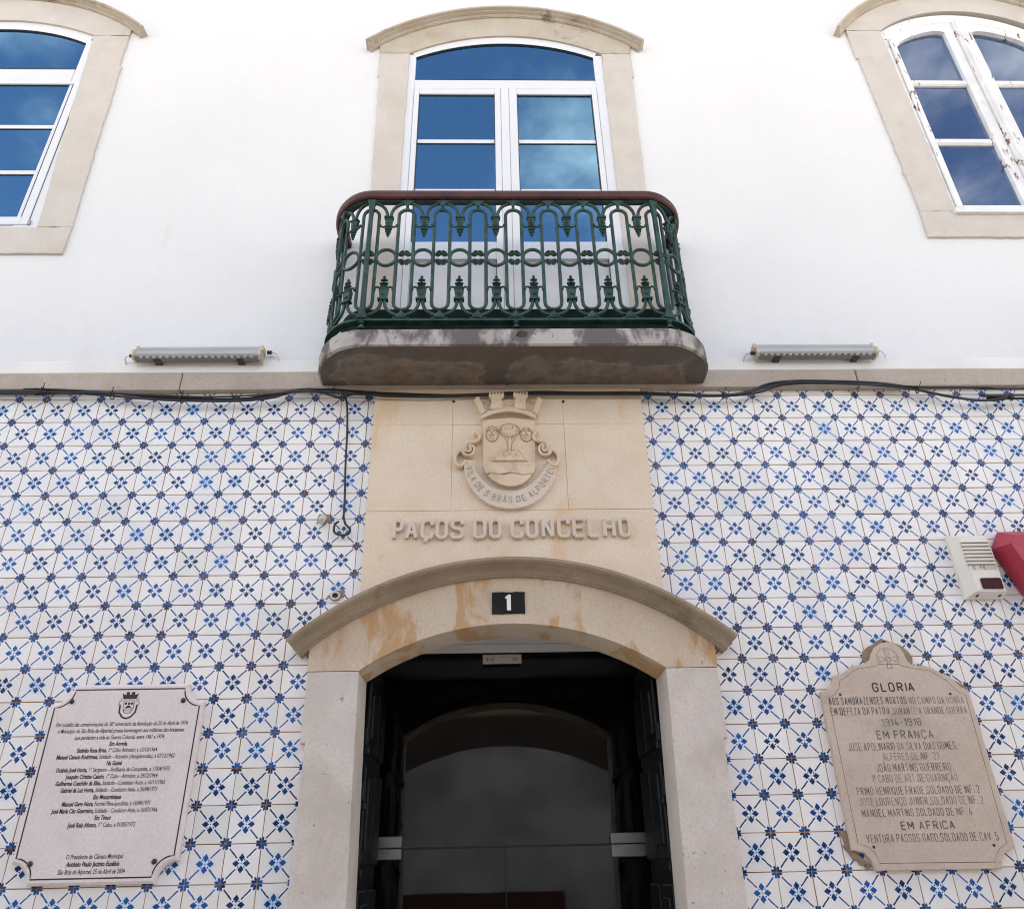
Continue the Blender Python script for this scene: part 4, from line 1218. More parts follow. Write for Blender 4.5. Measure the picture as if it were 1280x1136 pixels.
# ================================================================ WINDOWS
WH = [(.0, .02), (.0, -.030), (.005, -.031), (.005, -.036), (.010, -.037), (.016, -.044), (.016, -.052), (.019, -.058), (.021, -.066), (.027, -.067), (.027, -.076), (.032, -.086), (.044, -.088), (.050, -.078), (.052, .02)]
YF = .030
def frame_bar(bm, x0, x1, z0, z1, y0=.075, y1=YF, bev=.003): box(bm, x0, x1, y1, y0, z0, z1, bev)
def arc_frame(bm, arcpts, th_out, y0, y1, th_in=0.0):
    """strip following an arc, thickness th_out upwards"""
    c_ = arcpts
    nn = []
    for i in range(len(c_)):
        a, b_ = Vector(c_[max(0, i - 1)]), Vector(c_[min(len(c_) - 1, i + 1)])
        t = (b_ - a).normalized(); nn.append(Vector((-t.y, t.x)))
    out = [(p[0] + n_.x * th_out, p[1] + n_.y * th_out) for p, n_ in zip(c_, nn)]
    inn = [(p[0] - n_.x * th_in, p[1] - n_.y * th_in) for p, n_ in zip(c_, nn)]
    strip(bm, inn, out, y0, y1, back=True)
def pane(name, poly, y, mt_, parent):
    bm_ = B(); prism(bm_, poly, y + .004, y, 0, back=True); return obj(name, bm_, mt_, parent)
def shear_all(root, k, zc):
    """lean of an out-of-true window: x += k*(z-zc)"""
    done = set()
    def rec(o, base):
        if o.type == 'MESH' and o.data.name not in done:
            done.add(o.data.name)
            bz = base.z + o.location.z
            for v in o.data.vertices: v.co.x += k * (v.co.z + bz - zc)
        for ch in [c for c in bpy.data.objects if c.parent == o]: rec(ch, base + o.location)
    rec(root, Vector((0, 0, 0)))

# ---- balcony door
bd = thing('balcony_door', 'tall white arched window door in a stone surround behind the green balcony railing', 'balcony door', (.055, 0, 4.1))
stone_piece('jamb_stone', [(-.822, 4.03), (-.638, 4.03), (-.6345, 6.781), (-.846, 6.781), (-.846, 6.53), (-.836, 6.525), (-.819, 5.38)], -.02, 'wstone', bd, amp=.0013)
stone_piece('jamb_stone', [(.742, 4.03), (.928, 4.03), (.929, 5.39), (.947, 6.53), (.958, 6.535), (.959, 6.786), (.749, 6.786)], -.02, 'wstone', bd, amp=.0013)
gin, _ = arc3((-.6345, 6.784), (.058, 6.991), (.749, 6.789), NA)
gl_, gp = arc3((-.851, 6.862), (.058, 7.204), (.962, 6.878), NA)
bm = B(); strip(bm, [gin[0]] + gin + [gin[-1]], [(-.847, 6.784)] + gl_ + [(.960, 6.789)], .028, -.02); obj('arch_stone', bm, 'whood', bd, smooth=True)
hood('hood_moulding', gp, .080, WH, 'whood', bd)
bm = B()
frame_bar(bm, -.66, -.592, 4.1, 6.84); frame_bar(bm, .694, .76, 4.1, 6.84)
ga, _ = arc3((-.592, 6.806), (.055, 6.973), (.694, 6.812), 28)
arc_frame(bm, ga, .10, .075, YF + .0007)
frame_bar(bm, -.5915, .6935, 6.462, 6.558, y1=YF + .001)
frame_bar(bm, .016, .070, 4.1, 6.4615, y1=YF - .010)
fr = obj('frame', bm, 'pvc', bd)
# fanlight pane
pane('fanlight_pane', [(-.60, 6.55)] + [(a, b_ + .008) for a, b_ in ga] + [(.70, 6.55)], .040, 'glass', bd)
bm = B(); arc_frame(bm, ga, .001, YF + .009, YF - .0008, .003); box(bm, -.5905, .6925, YF - .0012, YF + .01, 6.5585, 6.5625); obj('gasket', bm, 'gasket', bd)
for s, x0, x1 in ((0, -.5895, .0135), (1, .0725, .6915)):
    xi0, xi1 = (-.553, -.029) if s == 0 else (.128, .653)
    bm = B(); y1 = YF - .008
    box(bm, x0, xi0, y1, .07, 4.12, 6.455, .003); box(bm, xi1, x1, y1, .07, 4.12, 6.455, .003)
    box(bm, xi0 + .0002, xi1 - .0002, y1 + .0005, .07, 6.395, 6.454, .003)
    box(bm, xi0 + .0002, xi1 - .0002, y1 + .0005, .07, 4.86, 5.008, .003)
    box(bm, xi0 + .0002, xi1 - .0002, y1 + .0005, .07, 4.12, 4.20, .003)
    # lower solid panel
    box(bm, xi0 + .0003, xi1 - .0003, y1 + .018, .065, 4.2005, 4.8595)
    prism(bm, [(xi0 + .07, 4.27), (xi1 - .07, 4.27), (xi1 - .07, 4.79), (xi0 + .07, 4.79)], y1 + .018, y1 + .006, .010)
    lf = obj('door_leaf', bm, 'pvc', bd, loc=(x0, YF, 4.1))
    for zb_ in (5.902, 5.436):
        bm = B(); box(bm, xi0 + .001, xi1 - .001, YF + .002, .066, zb_, zb_ + .037, .003); obj('glazing_bar', bm, 'pvc', lf)
    pane('glass_pane', [(xi0 - .004, 5.0), (xi1 + .004, 5.0), (xi1 + .004, 6.40), (xi0 - .004, 6.40)], .038, 'glass', lf)
    bm = B()
    for za, zb_ in ((6.392, 6.396), (5.8985, 5.902), (5.4325, 5.436)): box(bm, xi0, xi1, YF + .003, .0375, za, zb_)
    box(bm, xi0 - .0005, xi0 + .003, YF - .0085, .045, 5.01, 6.394); box(bm, xi1 - .003, xi1 + .0005, YF - .0085, .045, 5.01, 6.394)
    box(bm, xi0, xi1, YF - .0085, YF, 4.862, 4.866); box(bm, xi1 - .003, xi1 + .001, YF - .0086, YF, 4.2, 4.862)
    obj('gasket', bm, 'gasket', lf)
bm = B(); box(bm, -.5925, .694, YF - .0004, YF + .02, 6.4565, 6.4625); box(bm, .0139, .0158, YF - .004, YF + .02, 4.1, 6.456); box(bm, .0703, .0722, YF - .004, YF + .02, 4.1, 6.456); box(bm, -.5920, -.5898, YF - .004, YF + .02, 4.1, 6.456); box(bm, .6918, .6938, YF - .004, YF + .02, 4.1, 6.456)
obj('joint_line', bm, 'groove', bd)
# curtain in the room behind
def curtain(name, x0, x1, y, z0, z1, label, folds=9):
    bm_ = B(); n = folds * 8; r0 = []; r1 = []
    for i in range(n + 1):
        x = x0 + (x1 - x0) * i / n; dy = .025 * sin(i / 8 * 2 * pi) + .008 * sin(i * .9)
        r0.append(bm_.verts.new((x, y + dy, z0))); r1.append(bm_.verts.new((x + (x1 - x0) * .02, y + dy * .7, z1)))
    for i in range(n): bm_.faces.new((r0[i], r0[i + 1], r1[i + 1], r1[i]))
    o = obj(name, bm_, 'curtain', loc=((x0 + x1) / 2, y, z0)); prop(o, label, 'curtain'); 
    for p in o.data.polygons: p.use_smooth = True
    return o
curtain('curtain', .46, .74, .13, 4.0, 6.30, 'white pleated curtain hanging inside the right leaf of the balcony door', 8)
cr = B(); tube(cr, [(-.62, .32, 6.80), (.80, .32, 6.80)], .018, 8); o = obj('curtain_rail', cr, 'hall_white', loc=(0, .32, 6.8)); prop(o, 'white curtain rail seen through the arched fanlight over the balcony door', 'curtain rail')

# ---- left window (white plastic)
lw = thing('window', 'arched white window with blue reflections at the top left corner, stone surround cut by the photo edge', 'window', (-3.6, 0, 5.1))
cxl = -3.600
stone_piece('sill_stone', [(-4.62, 4.874), (-2.602, 4.874), (-2.598, 5.086), (-4.62, 5.086)], -.022, 'wstone', lw, amp=.002)
stone_piece('jamb_stone', [(-2.806, 5.0885), (-2.598, 5.0885), (-2.612, 5.5), (-2.630, 6.1), (-2.640, 6.62), (-2.656, 6.63), (-2.660, 6.965), (-2.914, 6.965), (-2.862, 6.0)], -.02, 'wstone', lw, amp=.0022)
stone_piece('jamb_stone', [(-4.60, 5.0885), (-4.39, 5.0885), (-4.29, 6.965), (-4.54, 6.965)], -.02, 'wstone', lw, amp=.0022)
gin, _ = arc3((-4.290, 6.9685), (cxl, 7.140), (-2.913, 6.9685), NA)
gl_, gp = arc3((-4.545, 7.03), (cxl, 7.385), (-2.660, 7.03), NA)
bm = B(); strip(bm, [gin[0]] + gin + [gin[-1]], [(-4.541, 6.9685)] + gl_ + [(-2.661, 6.9685)], .028, -.02); obj('arch_stone', bm, 'wstone', lw, smooth=True)
hood('hood_moulding', gp, .115, WH, 'whood', lw)
bm = B()
prism(bm, [(-2.99, 5.09), (-2.79, 5.09), (-2.87, 6.98), (-2.985, 6.98)], .075, YF, .002, back=True)
frame_bar(bm, -4.31, -4.22, 5.09, 6.98)
ga, _ = arc3((-4.217, 6.944), (cxl, 7.105), (-2.983, 6.944), 28)
arc_frame(bm, ga, .09, .075, YF + .0007)
frame_bar(bm, -4.219, -2.99, 6.505, 6.652, y1=YF + .001); frame_bar(bm, -4.219, -2.97, 5.09, 5.150, y1=YF + .001)
obj('frame', bm, 'pvc', lw)
pane('fanlight_pane', [(-4.22, 6.645)] + [(a, b_ + .008) for a, b_ in ga] + [(-2.985, 6.645)], .040, 'glass', lw)
bm = B(); arc_frame(bm, ga, .001, YF + .009, YF - .0008, .003); box(bm, -4.21, -2.985, YF - .0012, YF + .01, 6.6525, 6.6565); obj('gasket', bm, 'gasket', lw)
for xi0, xi1, nm in ((-3.545, -2.955, 0), (-4.17, -3.655, 1)):
    y1 = YF - .008
    a0, a1 = (-3.597, -2.905) if nm == 0 else (-4.215, -3.602)
    bm = B(); box(bm, a0, xi0, y1, .07, 5.152, 6.498, .003); box(bm, xi1, a1, y1, .07, 5.152, 6.498, .003)
    box(bm, xi0 + .0002, xi1 - .0002, y1 + .0005, .07, 6.482, 6.4975, .002); box(bm, xi0 + .0002, xi1 - .0002, y1 + .0005, .07, 5.1525, 5.216, .002)
    lf = obj('sash', bm, 'pvc', lw, loc=(xi0, YF, 5.1))
    for zb_ in (6.032, 5.598):
        bm = B(); box(bm, xi0 + .001, xi1 - .001, YF + .002, .066, zb_, zb_ + .037, .003); obj('glazing_bar', bm, 'pvc', lf)
    pane('glass_pane', [(xi0 - .004, 5.21), (xi1 + .004, 5.21), (xi1 + .004, 6.49), (xi0 - .004, 6.49)], .038, 'glass', lf)
    bm = B()
    for za, zb_ in ((6.4795, 6.482), (6.0285, 6.032), (5.5945, 5.598)): box(bm, xi0, xi1, YF + .003, .0375, za, zb_)
    box(bm, xi1 - .003, xi1 + .0005, YF - .0085, .045, 5.216, 6.48); box(bm, a1, a1 + .0025, YF - .003, .05, 5.152, 6.497)
    obj('gasket', bm, 'gasket', lf)
bm = B(); box(bm, -4.21, -2.90, YF - .0004, YF + .02, 6.4985, 6.5035); box(bm, -2.90, -2.888, YF - .012, YF, 5.150, 5.185); obj('joint_line', bm, 'groove', lw)

# ---- right window (old painted wood)
cxr = 3.49
rw = thing('window', 'old arched wooden window with flaking white paint and clouds reflected in its panes, top right corner', 'window', (cxr, 0, 5.2))
stone_piece('sill_stone', [(2.641, 5.004), (4.35, 5.004), (4.35, 5.222), (2.648, 5.222)], -.022, 'wstone', rw, amp=.002)
stone_piece('jamb_stone', [(2.650, 5.2245), (2.882, 5.2245), (2.864, 7.084), (2.603, 7.084), (2.606, 6.76), (2.622, 6.75), (2.634, 6.2)], -.02, 'wstone', rw, amp=.0022)
stone_piece('jamb_stone', [(4.10, 5.2245), (4.34, 5.2245), (4.38, 7.084), (4.115, 7.084)], -.02, 'wstone', rw, amp=.0022)
gin, _ = arc3((2.864, 7.087), (cxr, 7.335), (4.115, 7.087), NA)
gl_, gp = arc3((2.608, 7.103), (cxr, 7.540), (4.378, 7.103), NA)
bm = B(); strip(bm, [gin[0]] + gin + [gin[-1]], [(2.604, 7.087)] + gl_ + [(4.38, 7.087)], .028, -.02); obj('arch_stone', bm, 'wstone', rw, smooth=True)
hood('hood_moulding', gp, .105, WH, 'whood', rw)
bm = B()
frame_bar(bm, 2.83, 2.930, 5.24, 7.06); frame_bar(bm, 4.05, 4.15, 5.24, 7.06)
ga, _ = arc3((2.930, 7.035), (cxr, 7.262), (4.05, 7.035), 30)
arc_frame(bm, ga, .10, .08, YF)
obj('frame', bm, 'oldpaint', rw)
bm = B(); pA = [(2.931, 5.30)] + [(a, b_ - .002) for a, b_ in ga] + [(4.049, 5.30)]
tube(bm, [(x + (.010 if x < cxr else -.010), YF - .004, z - .008) for x, z in ga], .013, 6); obj('frame_bead', bm, 'oldpaint', rw)
bm = B(); box(bm, 2.89, 4.09, -.012, .07, 5.226, 5.268, .004); box(bm, 2.91, 4.07, .012, .07, 5.2685, 5.296, .004); obj('wooden_sill', bm, 'oldpaint', rw)
bm = B(); box(bm, 3.462, 3.512, -.004, .07, 5.297, 7.235, .006); tube(bm, [(3.487, -.006, 5.30), (3.487, -.006, 7.235)], .016, 8); obj('meeting_bead', bm, 'oldpaint', rw)
zarc = lambda x: _zf(x)
ac, acp = arc3((2.930, 7.028), (cxr, 7.252), (4.05, 7.028), 4)
def _zf(x): return acp[1] + sqrt(acp[2] ** 2 - (x - acp[0]) ** 2)
for x0, x1, g0, g1 in ((2.9315, 3.4605, 2.976, 3.384), (3.5135, 4.0485, 3.594, 4.004)):
    y1 = YF - .012
    bm = B()
    zt0 = lambda x: _zf(x) - .004
    top = [(x0 + (x1 - x0) * i / 12, zt0(x0 + (x1 - x0) * i / 12)) for i in range(13)]
    xs = [g0 + (g1 - g0) * i / 12 for i in range(13)]
    lowr = [(x, _zf(x) - .085 - .03 * (2 * abs((x - (g0 + g1) / 2)) / (g1 - g0)) ** 6) for x in xs]
    strip(bm, [(x0, lowr[0][1])] + lowr + [(x1, lowr[-1][1])], [top[0]] + top + [top[-1]], .07, y1, back=True)
    box(bm, x0, g0, y1 + .0004, .07, 5.297, lowr[0][1] + .01, .004); box(bm, g1, x1, y1 + .0004, .07, 5.297, lowr[-1][1] + .01, .004)
    box(bm, g0 + .0002, g1 - .0002, y1 + .0008, .07, 5.297, 5.318, .003)
    lf = obj('sash', bm, 'oldpaint', rw, loc=(x0, YF, 5.2))
    for za, zb_ in ((6.523, 6.583), (5.903, 5.963)):
        bm = B(); box(bm, g0 - .01, g1 + .01, YF - .004, .066, za, zb_, .012); obj('glazing_bar', bm, 'oldpaint', lf)
    pane('glass_pane', [(g0 - .004, 5.31)] + [(g0 - .004, 5.90), (g1 + .004, 5.90), (g1 + .004, 5.31)], .048, 'old_glass', lf)
    pane('glass_pane', [(g0 - .004, 5.96), (g0 - .004, 6.53), (g1 + .004, 6.53), (g1 + .004, 5.96)], .049, 'old_glass', lf)
    pane('glass_pane', [(g0 - .004, 6.58)] + [(x, z + .012) for x, z in lowr] + [(g1 + .004, 6.58)], .047, 'old_glass', lf)

# ================================================================ ENTRANCE HALL
hall = thing('entrance_hall', 'dark entrance hall behind the arched doorway with a pale ceiling and grey back wall', 'hallway', (.02, 1.2, 0))
bm = B()
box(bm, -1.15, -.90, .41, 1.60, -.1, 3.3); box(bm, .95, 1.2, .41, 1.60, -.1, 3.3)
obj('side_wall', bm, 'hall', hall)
bm = B(); box(bm, -.8995, .9495, .205, .98, 2.76, 2.95); box(bm, -.8995, .9495, .885, .925, 2.715, 2.7595, .006); obj('hall_ceiling', bm, 'hall_white', hall)
bm = B(); box(bm, -8, 8, .40, 6.6, -.12, 0); obj('hall_floor', bm, 'pave', hall)
# inner wall with round arch opening
def wall_hole(bm, x0, x1, z1, arcp, ya, yb_, zlow):
    L_ = [(arcp[0][0], zlow)] + arcp + [(arcp[-1][0], zlow)]
    n = len(L_)
    O = []
    for i in range(n):
        if i == 0: O.append((x0, zlow))
        elif i == n - 1: O.append((x1, zlow))
        else: O.append((x0 + (x1 - x0) * (i - 1) / (n - 3), z1))
    strip(bm, L_, O, yb_, ya, back=True)
a1_, _ = arc3((-.84, 2.05), (.03, 2.64), (.89, 2.05), 30)
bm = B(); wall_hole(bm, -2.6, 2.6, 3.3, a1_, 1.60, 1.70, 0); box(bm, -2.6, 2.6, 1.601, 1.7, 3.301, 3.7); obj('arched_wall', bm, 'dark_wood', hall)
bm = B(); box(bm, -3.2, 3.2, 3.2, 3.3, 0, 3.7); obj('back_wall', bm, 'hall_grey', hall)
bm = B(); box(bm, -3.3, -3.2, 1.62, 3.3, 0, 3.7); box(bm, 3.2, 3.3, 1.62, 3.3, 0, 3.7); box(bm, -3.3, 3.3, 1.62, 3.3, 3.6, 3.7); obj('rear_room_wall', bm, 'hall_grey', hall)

# ---- house across the street, seen mirrored in the door glass
YO = -6.7
ob = thing('house', 'dull ochre house across the street with a white arched bay, mirrored in the glass door', 'house', (0, YO, 0))
bm = B(); box(bm, -9, 9, YO - .6, YO - .3, -.12, 4.3); obj('wall', bm, 'ochre_wall', ob)
oa, _ = arc3((-1.609, 2.812), (0.167, 3.290), (1.729, 2.840), 24)
bm = B(); strip(bm, [(x, -.1) for x, z in oa], oa, YO - .3, YO); obj('white_bay', bm, 'bay_white', ob)
bm = B(); box(bm, -1.593, 0.882, YO + .001, YO + .05, -.1, 1.390, .01); obj('board', bm, 'redwood', ob)
bm = B(); box(bm, -9.2, 9.2, YO - .7, YO - .15, 4.3, 4.42, .02); obj('roof_edge', bm, 'roofing', ob)
for wx_ in (-6.5, -4.4, 4.6, 6.7):
    for wz_ in (1.3,):
        bm = B(); box(bm, wx_ - .5, wx_ + .5, YO - .32, YO - .285, wz_, wz_ + 1.5, .01); w_ = obj('window', bm, 'dark_wood', ob)
        bm = B(); box(bm, wx_ - .42, wx_ + .42, YO - .284, YO - .28, wz_ + .08, wz_ + 1.42); obj('pane', bm, 'old_glass', w_)

# folded-back outer door leaves
for s, xw, lab in ((-1, -.668, 'dark green carved door leaf folded back against the left side of the entrance'), (1, .712, 'dark green carved door leaf folded back against the right side of the entrance')):
    dl = thing('folded_door_leaf', lab, 'door', (xw, .5, 0))
    bm = B(); xo, xi_ = (xw - .055, xw) if s < 0 else (xw, xw + .055)
    box(bm, xo, xi_, .215, .86, .02, 2.55, .004); obj('door_panel', bm, 'dark_green_wood', dl)
    f = xw + (.001 if s < 0 else -.001)
    def sidebox(bm, y0, y1, z0, z1, d):
        a_, b2 = (f, f + d) if s < 0 else (f - d, f); box(bm, a_, b2, y0, y1, z0, z1, .006)
    for z0_, z1_ in ((.15, .85), (1.0, 1.55), (1.65, 2.05), (2.12, 2.42)):
        bm = B(); sidebox(bm, .27, .52, z0_, z1_, .020); sidebox(bm, .31, .48, z0_ + .05, z1_ - .05, .032); sidebox(bm, .58, .82, z0_, z1_, .020); obj('raised_panel', bm, 'dark_green_wood', dl)
    for zc in (1.02, 1.34, 1.60, 1.86, 2.09):
        bm = B(); sidebox(bm, .222, .262, zc, zc + .035, .034); sidebox(bm, .222, .25, zc + .034, zc + .12, .022); obj('carved_boss', bm, 'dark_green_wood', dl)

# glass entrance screen
gs = thing('glass_door', 'frameless glass entrance doors with square steel patch fittings inside the dark arch', 'glass door', (0, 1.0, 0))
YG = 1.0
pane('transom_glass', [(-.90, 1.734), (.95, 1.734), (.95, 2.73), (-.90, 2.73)], YG, 'door_glass', gs)
l1 = pane('door_leaf', [(-.895, .01), (-.0145, .01), (-.0145, 1.724), (-.895, 1.724)], YG + .001, 'door_glass', gs)
l2 = pane('door_leaf', [(-.0075, .01), (.760, .01), (.760, 1.724), (-.0075, 1.724)], YG, 'door_glass', gs)
pane('side_glass', [(.768, .01), (.948, .01), (.948, 1.724), (.768, 1.724)], YG, 'door_glass', gs)
for xa, xb, za, zb_ in ((-.735, -.548, 1.678, 1.786), (.537, .765, 1.670, 1.782)):
    bm = B(); box(bm, xa, xb, YG - .016, YG - .0015, 1.7325, zb_, .003); box(bm, xa, xb - (.05 if xa > 0 else 0), YG - .016, YG - .0015, za, 1.7285, .003)
    if xa > 0: box(bm, xb - .048, xb, YG - .016, YG - .0015, za + .004, 1.7285, .003)
    box(bm, (xa + xb) / 2 - .035, (xa + xb) / 2 + .03, YG - .0185, YG - .0155, za + .03, za + .045, .001)
    obj('patch_fitting', bm, 'steel', gs)
bm = B(); box(bm, -.895, .948, YG - .002, YG + .006, 1.7255, 1.7330); box(bm, -.0135, -.0085, YG - .002, YG + .006, .01, 1.7245); box(bm, .762, .766, YG - .002, YG + .006, .01, 1.7245); obj('rubber_seal', bm, 'gasket', gs)
nt_ = thing('notice', 'white paper notice with orange marks taped under the pale hall ceiling', 'notice', (-.02, .97, 2.69))
bm = B(); box(bm, -.128, .094, .955, .960, 2.662, 2.7145); obj('paper', bm, 'paper', nt_)
bm = B()
for xa, xb in ((-.105, -.060), (.045, .078)):
    for k in range(5): box(bm, xa + k * (xb - xa) / 5, xa + (k + .7) * (xb - xa) / 5, .9538, .9552, 2.676 + (k % 2) * .008, 2.700 - (k % 3) * .006)
box(bm, -.02, .0, .9538, .9552, 2.70, 2.704)
obj('printed_marks', bm, 'orange_print', nt_)

# ================================================================ PLAQUES
# pale plaque, left
pl = thing('memorial_plaque', 'pale pinkish marble plaque with notched corners and small black printed text, left of the door', 'plaque', (-1.64, 0, 1.6))
def notched(x0, x1, z0, z1, r, n=7):
    """rectangle whose corners are cut by concave quarter rounds with little shoulders"""
    P = []
    for (cx_, cz_, a0) in ((x0, z0, 90), (x1, z0, 180), (x1, z1, 270), (x0, z1, 0)):
        a = [radians(a0 - 90 * i / n) for i in range(n + 1)]
        P += [(cx_ + r * cos(t), cz_ + r * sin(t)) for t in a]
    return P
pp = notched(-1.972, -1.322, 1.596, 2.362, .078)
stn = B(); prism(stn, pp, -.001, -.030, .010); obj('plaque_slab', stn, 'plaque_pale', pl)
bm = B(); q = notched(-1.955, -1.339, 1.619, 2.340, .074); ribbon(bm, q, .0026, -.0295, -.0306, 0, True); obj('border_line', bm, 'ink', pl)
for sx_, sz_ in ((-1.888, 2.292), (-1.412, 2.289), (-1.895, 1.673), (-1.412, 1.673)):
    bm = B(); disc(bm, (sx_, sz_), .0105, -.029, -.034, 12); ball(bm, (sx_, -.034, sz_), .0095, .35, 10); obj('screw', bm, 'screw', pl, True)
PLT = [([('Por ocasi\u00e3o das comemora\u00e7\u00f5es do 30\u00ba anivers\u00e1rio da Revolu\u00e7\u00e3o de 25 de Abril de 1974,', 0)], 268, 903, 264, 249, 1),
 ([('o Munic\u00edpio de S\u00e3o Br\u00e1s de Alportel presta homenagem aos militares s\u00e3o-brasenses', 0)], 275, 883, 294, 282, 1),
 ([('que perderam a vida na Guerra Colonial, entre 1961 e 1974:', 0)], 357, 788, 323, 317, 1),
 ([('Em Angola', 1)], 524, 610, 352, 351, 1),
 ([('Est\u00eav\u00e3o Rosa Brito,', 1), ('1\u00ba Cabo Atirador, a 15/10/1964', 0)], 368, 752, 385, 379, 1),
 ([('Manuel Cavaco Rodrigues,', 1), ('Soldado - Atirador (desaparecido), a 07/12/1962', 0)], 270, 836, 417, 409, 1),
 ([('Na Guin\u00e9', 1)], 510, 583, 446, 444, 1),
 ([('Oct\u00e1vio Jos\u00e9 Horta,', 1), ('1\u00ba Sargento - Artilharia de Campanha, a 17/04/1973', 0)], 266, 813, 480, 471, 1),
 ([('Joaquim Cristina Caiado,', 1), ('1\u00ba Cabo - Atirador, a 29/12/1964', 0)], 313, 754, 512, 504, 1),
 ([('Guilherme Cust\u00f3dio da Silva,', 1), ('Soldado - Condutor Auto, a 16/11/1965', 0)], 264, 790, 545, 535, 1),
 ([('Gabriel da Luz Horta,', 1), ('Soldado - Condutor Auto, a 26/04/1973', 0)], 288, 752, 578, 568, 1),
 ([('Em Mo\u00e7ambique', 1)], 446, 580, 609, 606, 1),
 ([('Manuel Gago Nora,', 1), ('Furriel P\u00e1ra-quedista, a 16/04/1971', 0)], 295, 718, 643, 636, 1),
 ([('Jos\u00e9 Maria C\u00e9u Guerreiro,', 1), ('Soldado - Condutor Auto, a 16/07/1966', 0)], 244, 754, 678, 668, 1),
 ([('Em Timor', 1)], 452, 532, 708, 706, 1),
 ([('Jos\u00e9 Reis Afonso,', 1), ('1\u00ba Cabo, a 01/05/1972', 0)], 322, 647, 745, 738, 1),
 ([('O Presidente da C\u00e2mara Municipal', 0)], 315, 588, 897, 891, 1),
 ([('Ant\u00f3nio Paulo Jacinto Eus\u00e9bio', 1)], 315, 572, 933, 927, 1),
 ([('S\u00e3o Br\u00e1s de Alportel, 25 de Abril de 2004', 0)], 275, 597, 971, 963, 1)]
PLC = [(-1.9294, -1.3735, 2.1884), (-1.9167, -1.3861, 2.1618), (-1.8389, -1.4638, 2.1349), (-1.6879, -1.6133, 2.1087), (-1.8166, -1.485, 2.0835), (-1.8944, -1.4074, 2.0581), (-1.6822, -1.6198, 2.0321), (-1.8844, -1.4176, 2.0075), (-1.8377, -1.4629, 1.9814), (-1.8725, -1.4273, 1.956), (-1.8454, -1.4545, 1.93), (-1.7062, -1.5937, 1.903), (-1.8264, -1.4724, 1.8781), (-1.862, -1.4372, 1.8523), (-1.6829, -1.6166, 1.8263), (-1.7839, -1.5155, 1.8002), (-1.7609, -1.5393, 1.6871), (-1.7542, -1.5466, 1.661), (-1.7794, -1.5205, 1.6344)]
for (ch_, *_r), (xa, xb, zc) in zip(PLT, PLC):
    bm = B(); font_line(bm, ch_, xa, xb, zc, .0175, -.0308); obj('text_line', bm, 'ink', pl)
# small printed arms above the text
ex, ez = -1.6425, 2.262
bm = B()
ribbon(bm, [(ex - .022, ez + .030), (ex - .022, ez + .0), (ex - .014, ez - .018), (ex, ez - .024), (ex + .014, ez - .018), (ex + .022, ez + .0), (ex + .022, ez + .030)], .0012, -.0298, -.0306, 0, True)
ribbon(bm, [(ex - .036, ez + .012), (ex - .034, ez - .018), (ex - .018, ez - .038), (ex, ez - .044), (ex + .018, ez - .038), (ex + .034, ez - .018), (ex + .036, ez + .012)], .0035, -.0298, -.0305)
for s in (-1, 1): ribbon(bm, [(ex + s * .036, ez + .012), (ex + s * .044, ez + .016), (ex + s * .040, ez + .030), (ex + s * .031, ez + .026), (ex + s * .036, ez + .040)], .0012, -.0298, -.0305)
for s in (-.013, .001, .014): disc(bm, (ex + s, ez + .018), .0055, -.0298, -.0309, 8)
for zz in (-.004, -.012): ribbon(bm, [(ex - .019, ez + zz), (ex - .008, ez + zz + .003), (ex + .004, ez + zz - .001), (ex + .018, ez + zz + .002)], .0009, -.0298, -.0305)
prism(bm, [(ex - .014, ez), (ex + .014, ez), (ex + .004, ez + .010), (ex - .004, ez + .010)], -.0298, -.0304)
prism(bm, [(ex - .028, ez + .037), (ex + .028, ez + .037), (ex + .034, ez + .062), (ex + .026, ez + .056), (ex + .018, ez + .054), (ex + .017, ez + .067), (ex + .004, ez + .066), (ex + .003, ez + .055), (ex - .004, ez + .055), (ex - .005, ez + .066), (ex - .018, ez + .067), (ex - .019, ez + .054), (ex - .027, ez + .056), (ex - .035, ez + .062)], -.0298, -.0309)
obj('printed_arms', bm, 'ink', pl)

# partial lower text seen at the frame edge belongs to a second small plate
# old engraved plaque, right
po = thing('memorial_plaque', 'old weathered stone plaque with shaped top and engraved lettering starting GLORIA, right of the door', 'plaque', (1.72, 0, 1.58))
OUT = [(1.3827, 2.2839), (1.4144, 2.2955), (1.4424, 2.3183), (1.453, 2.3518), (1.4941, 2.3614), (1.5245, 2.3785), (1.5496, 2.3957), (1.5881, 2.4014), (1.6163, 2.4083), (1.6393, 2.4236), (1.651, 2.4497), (1.6731, 2.478), (1.702, 2.4946), (1.7358, 2.5005), (1.7664, 2.4937), (1.7903, 2.4741), (1.8004, 2.4475), (1.804, 2.4212), (1.8191, 2.398), (1.8507, 2.3892), (1.8831, 2.3908), (1.9167, 2.3778), (1.9492, 2.3546), (1.981, 2.3438), (1.9983, 2.32), (2.0189, 2.2942), (2.0489, 2.2786), (2.0481, 1.6565), (2.0076, 1.6447), (1.9818, 1.616), (1.9673, 1.5808), (1.456, 1.5842), (1.4475, 1.618), (1.4262, 1.6474), (1.3768, 1.6592)]
r7 = random.Random(21)
bm = B(); prism(bm, rough_poly(OUT, .02, .0010, r7), .0005, -.025, .0035); obj('plaque_slab', bm, 'plaque_old', po)
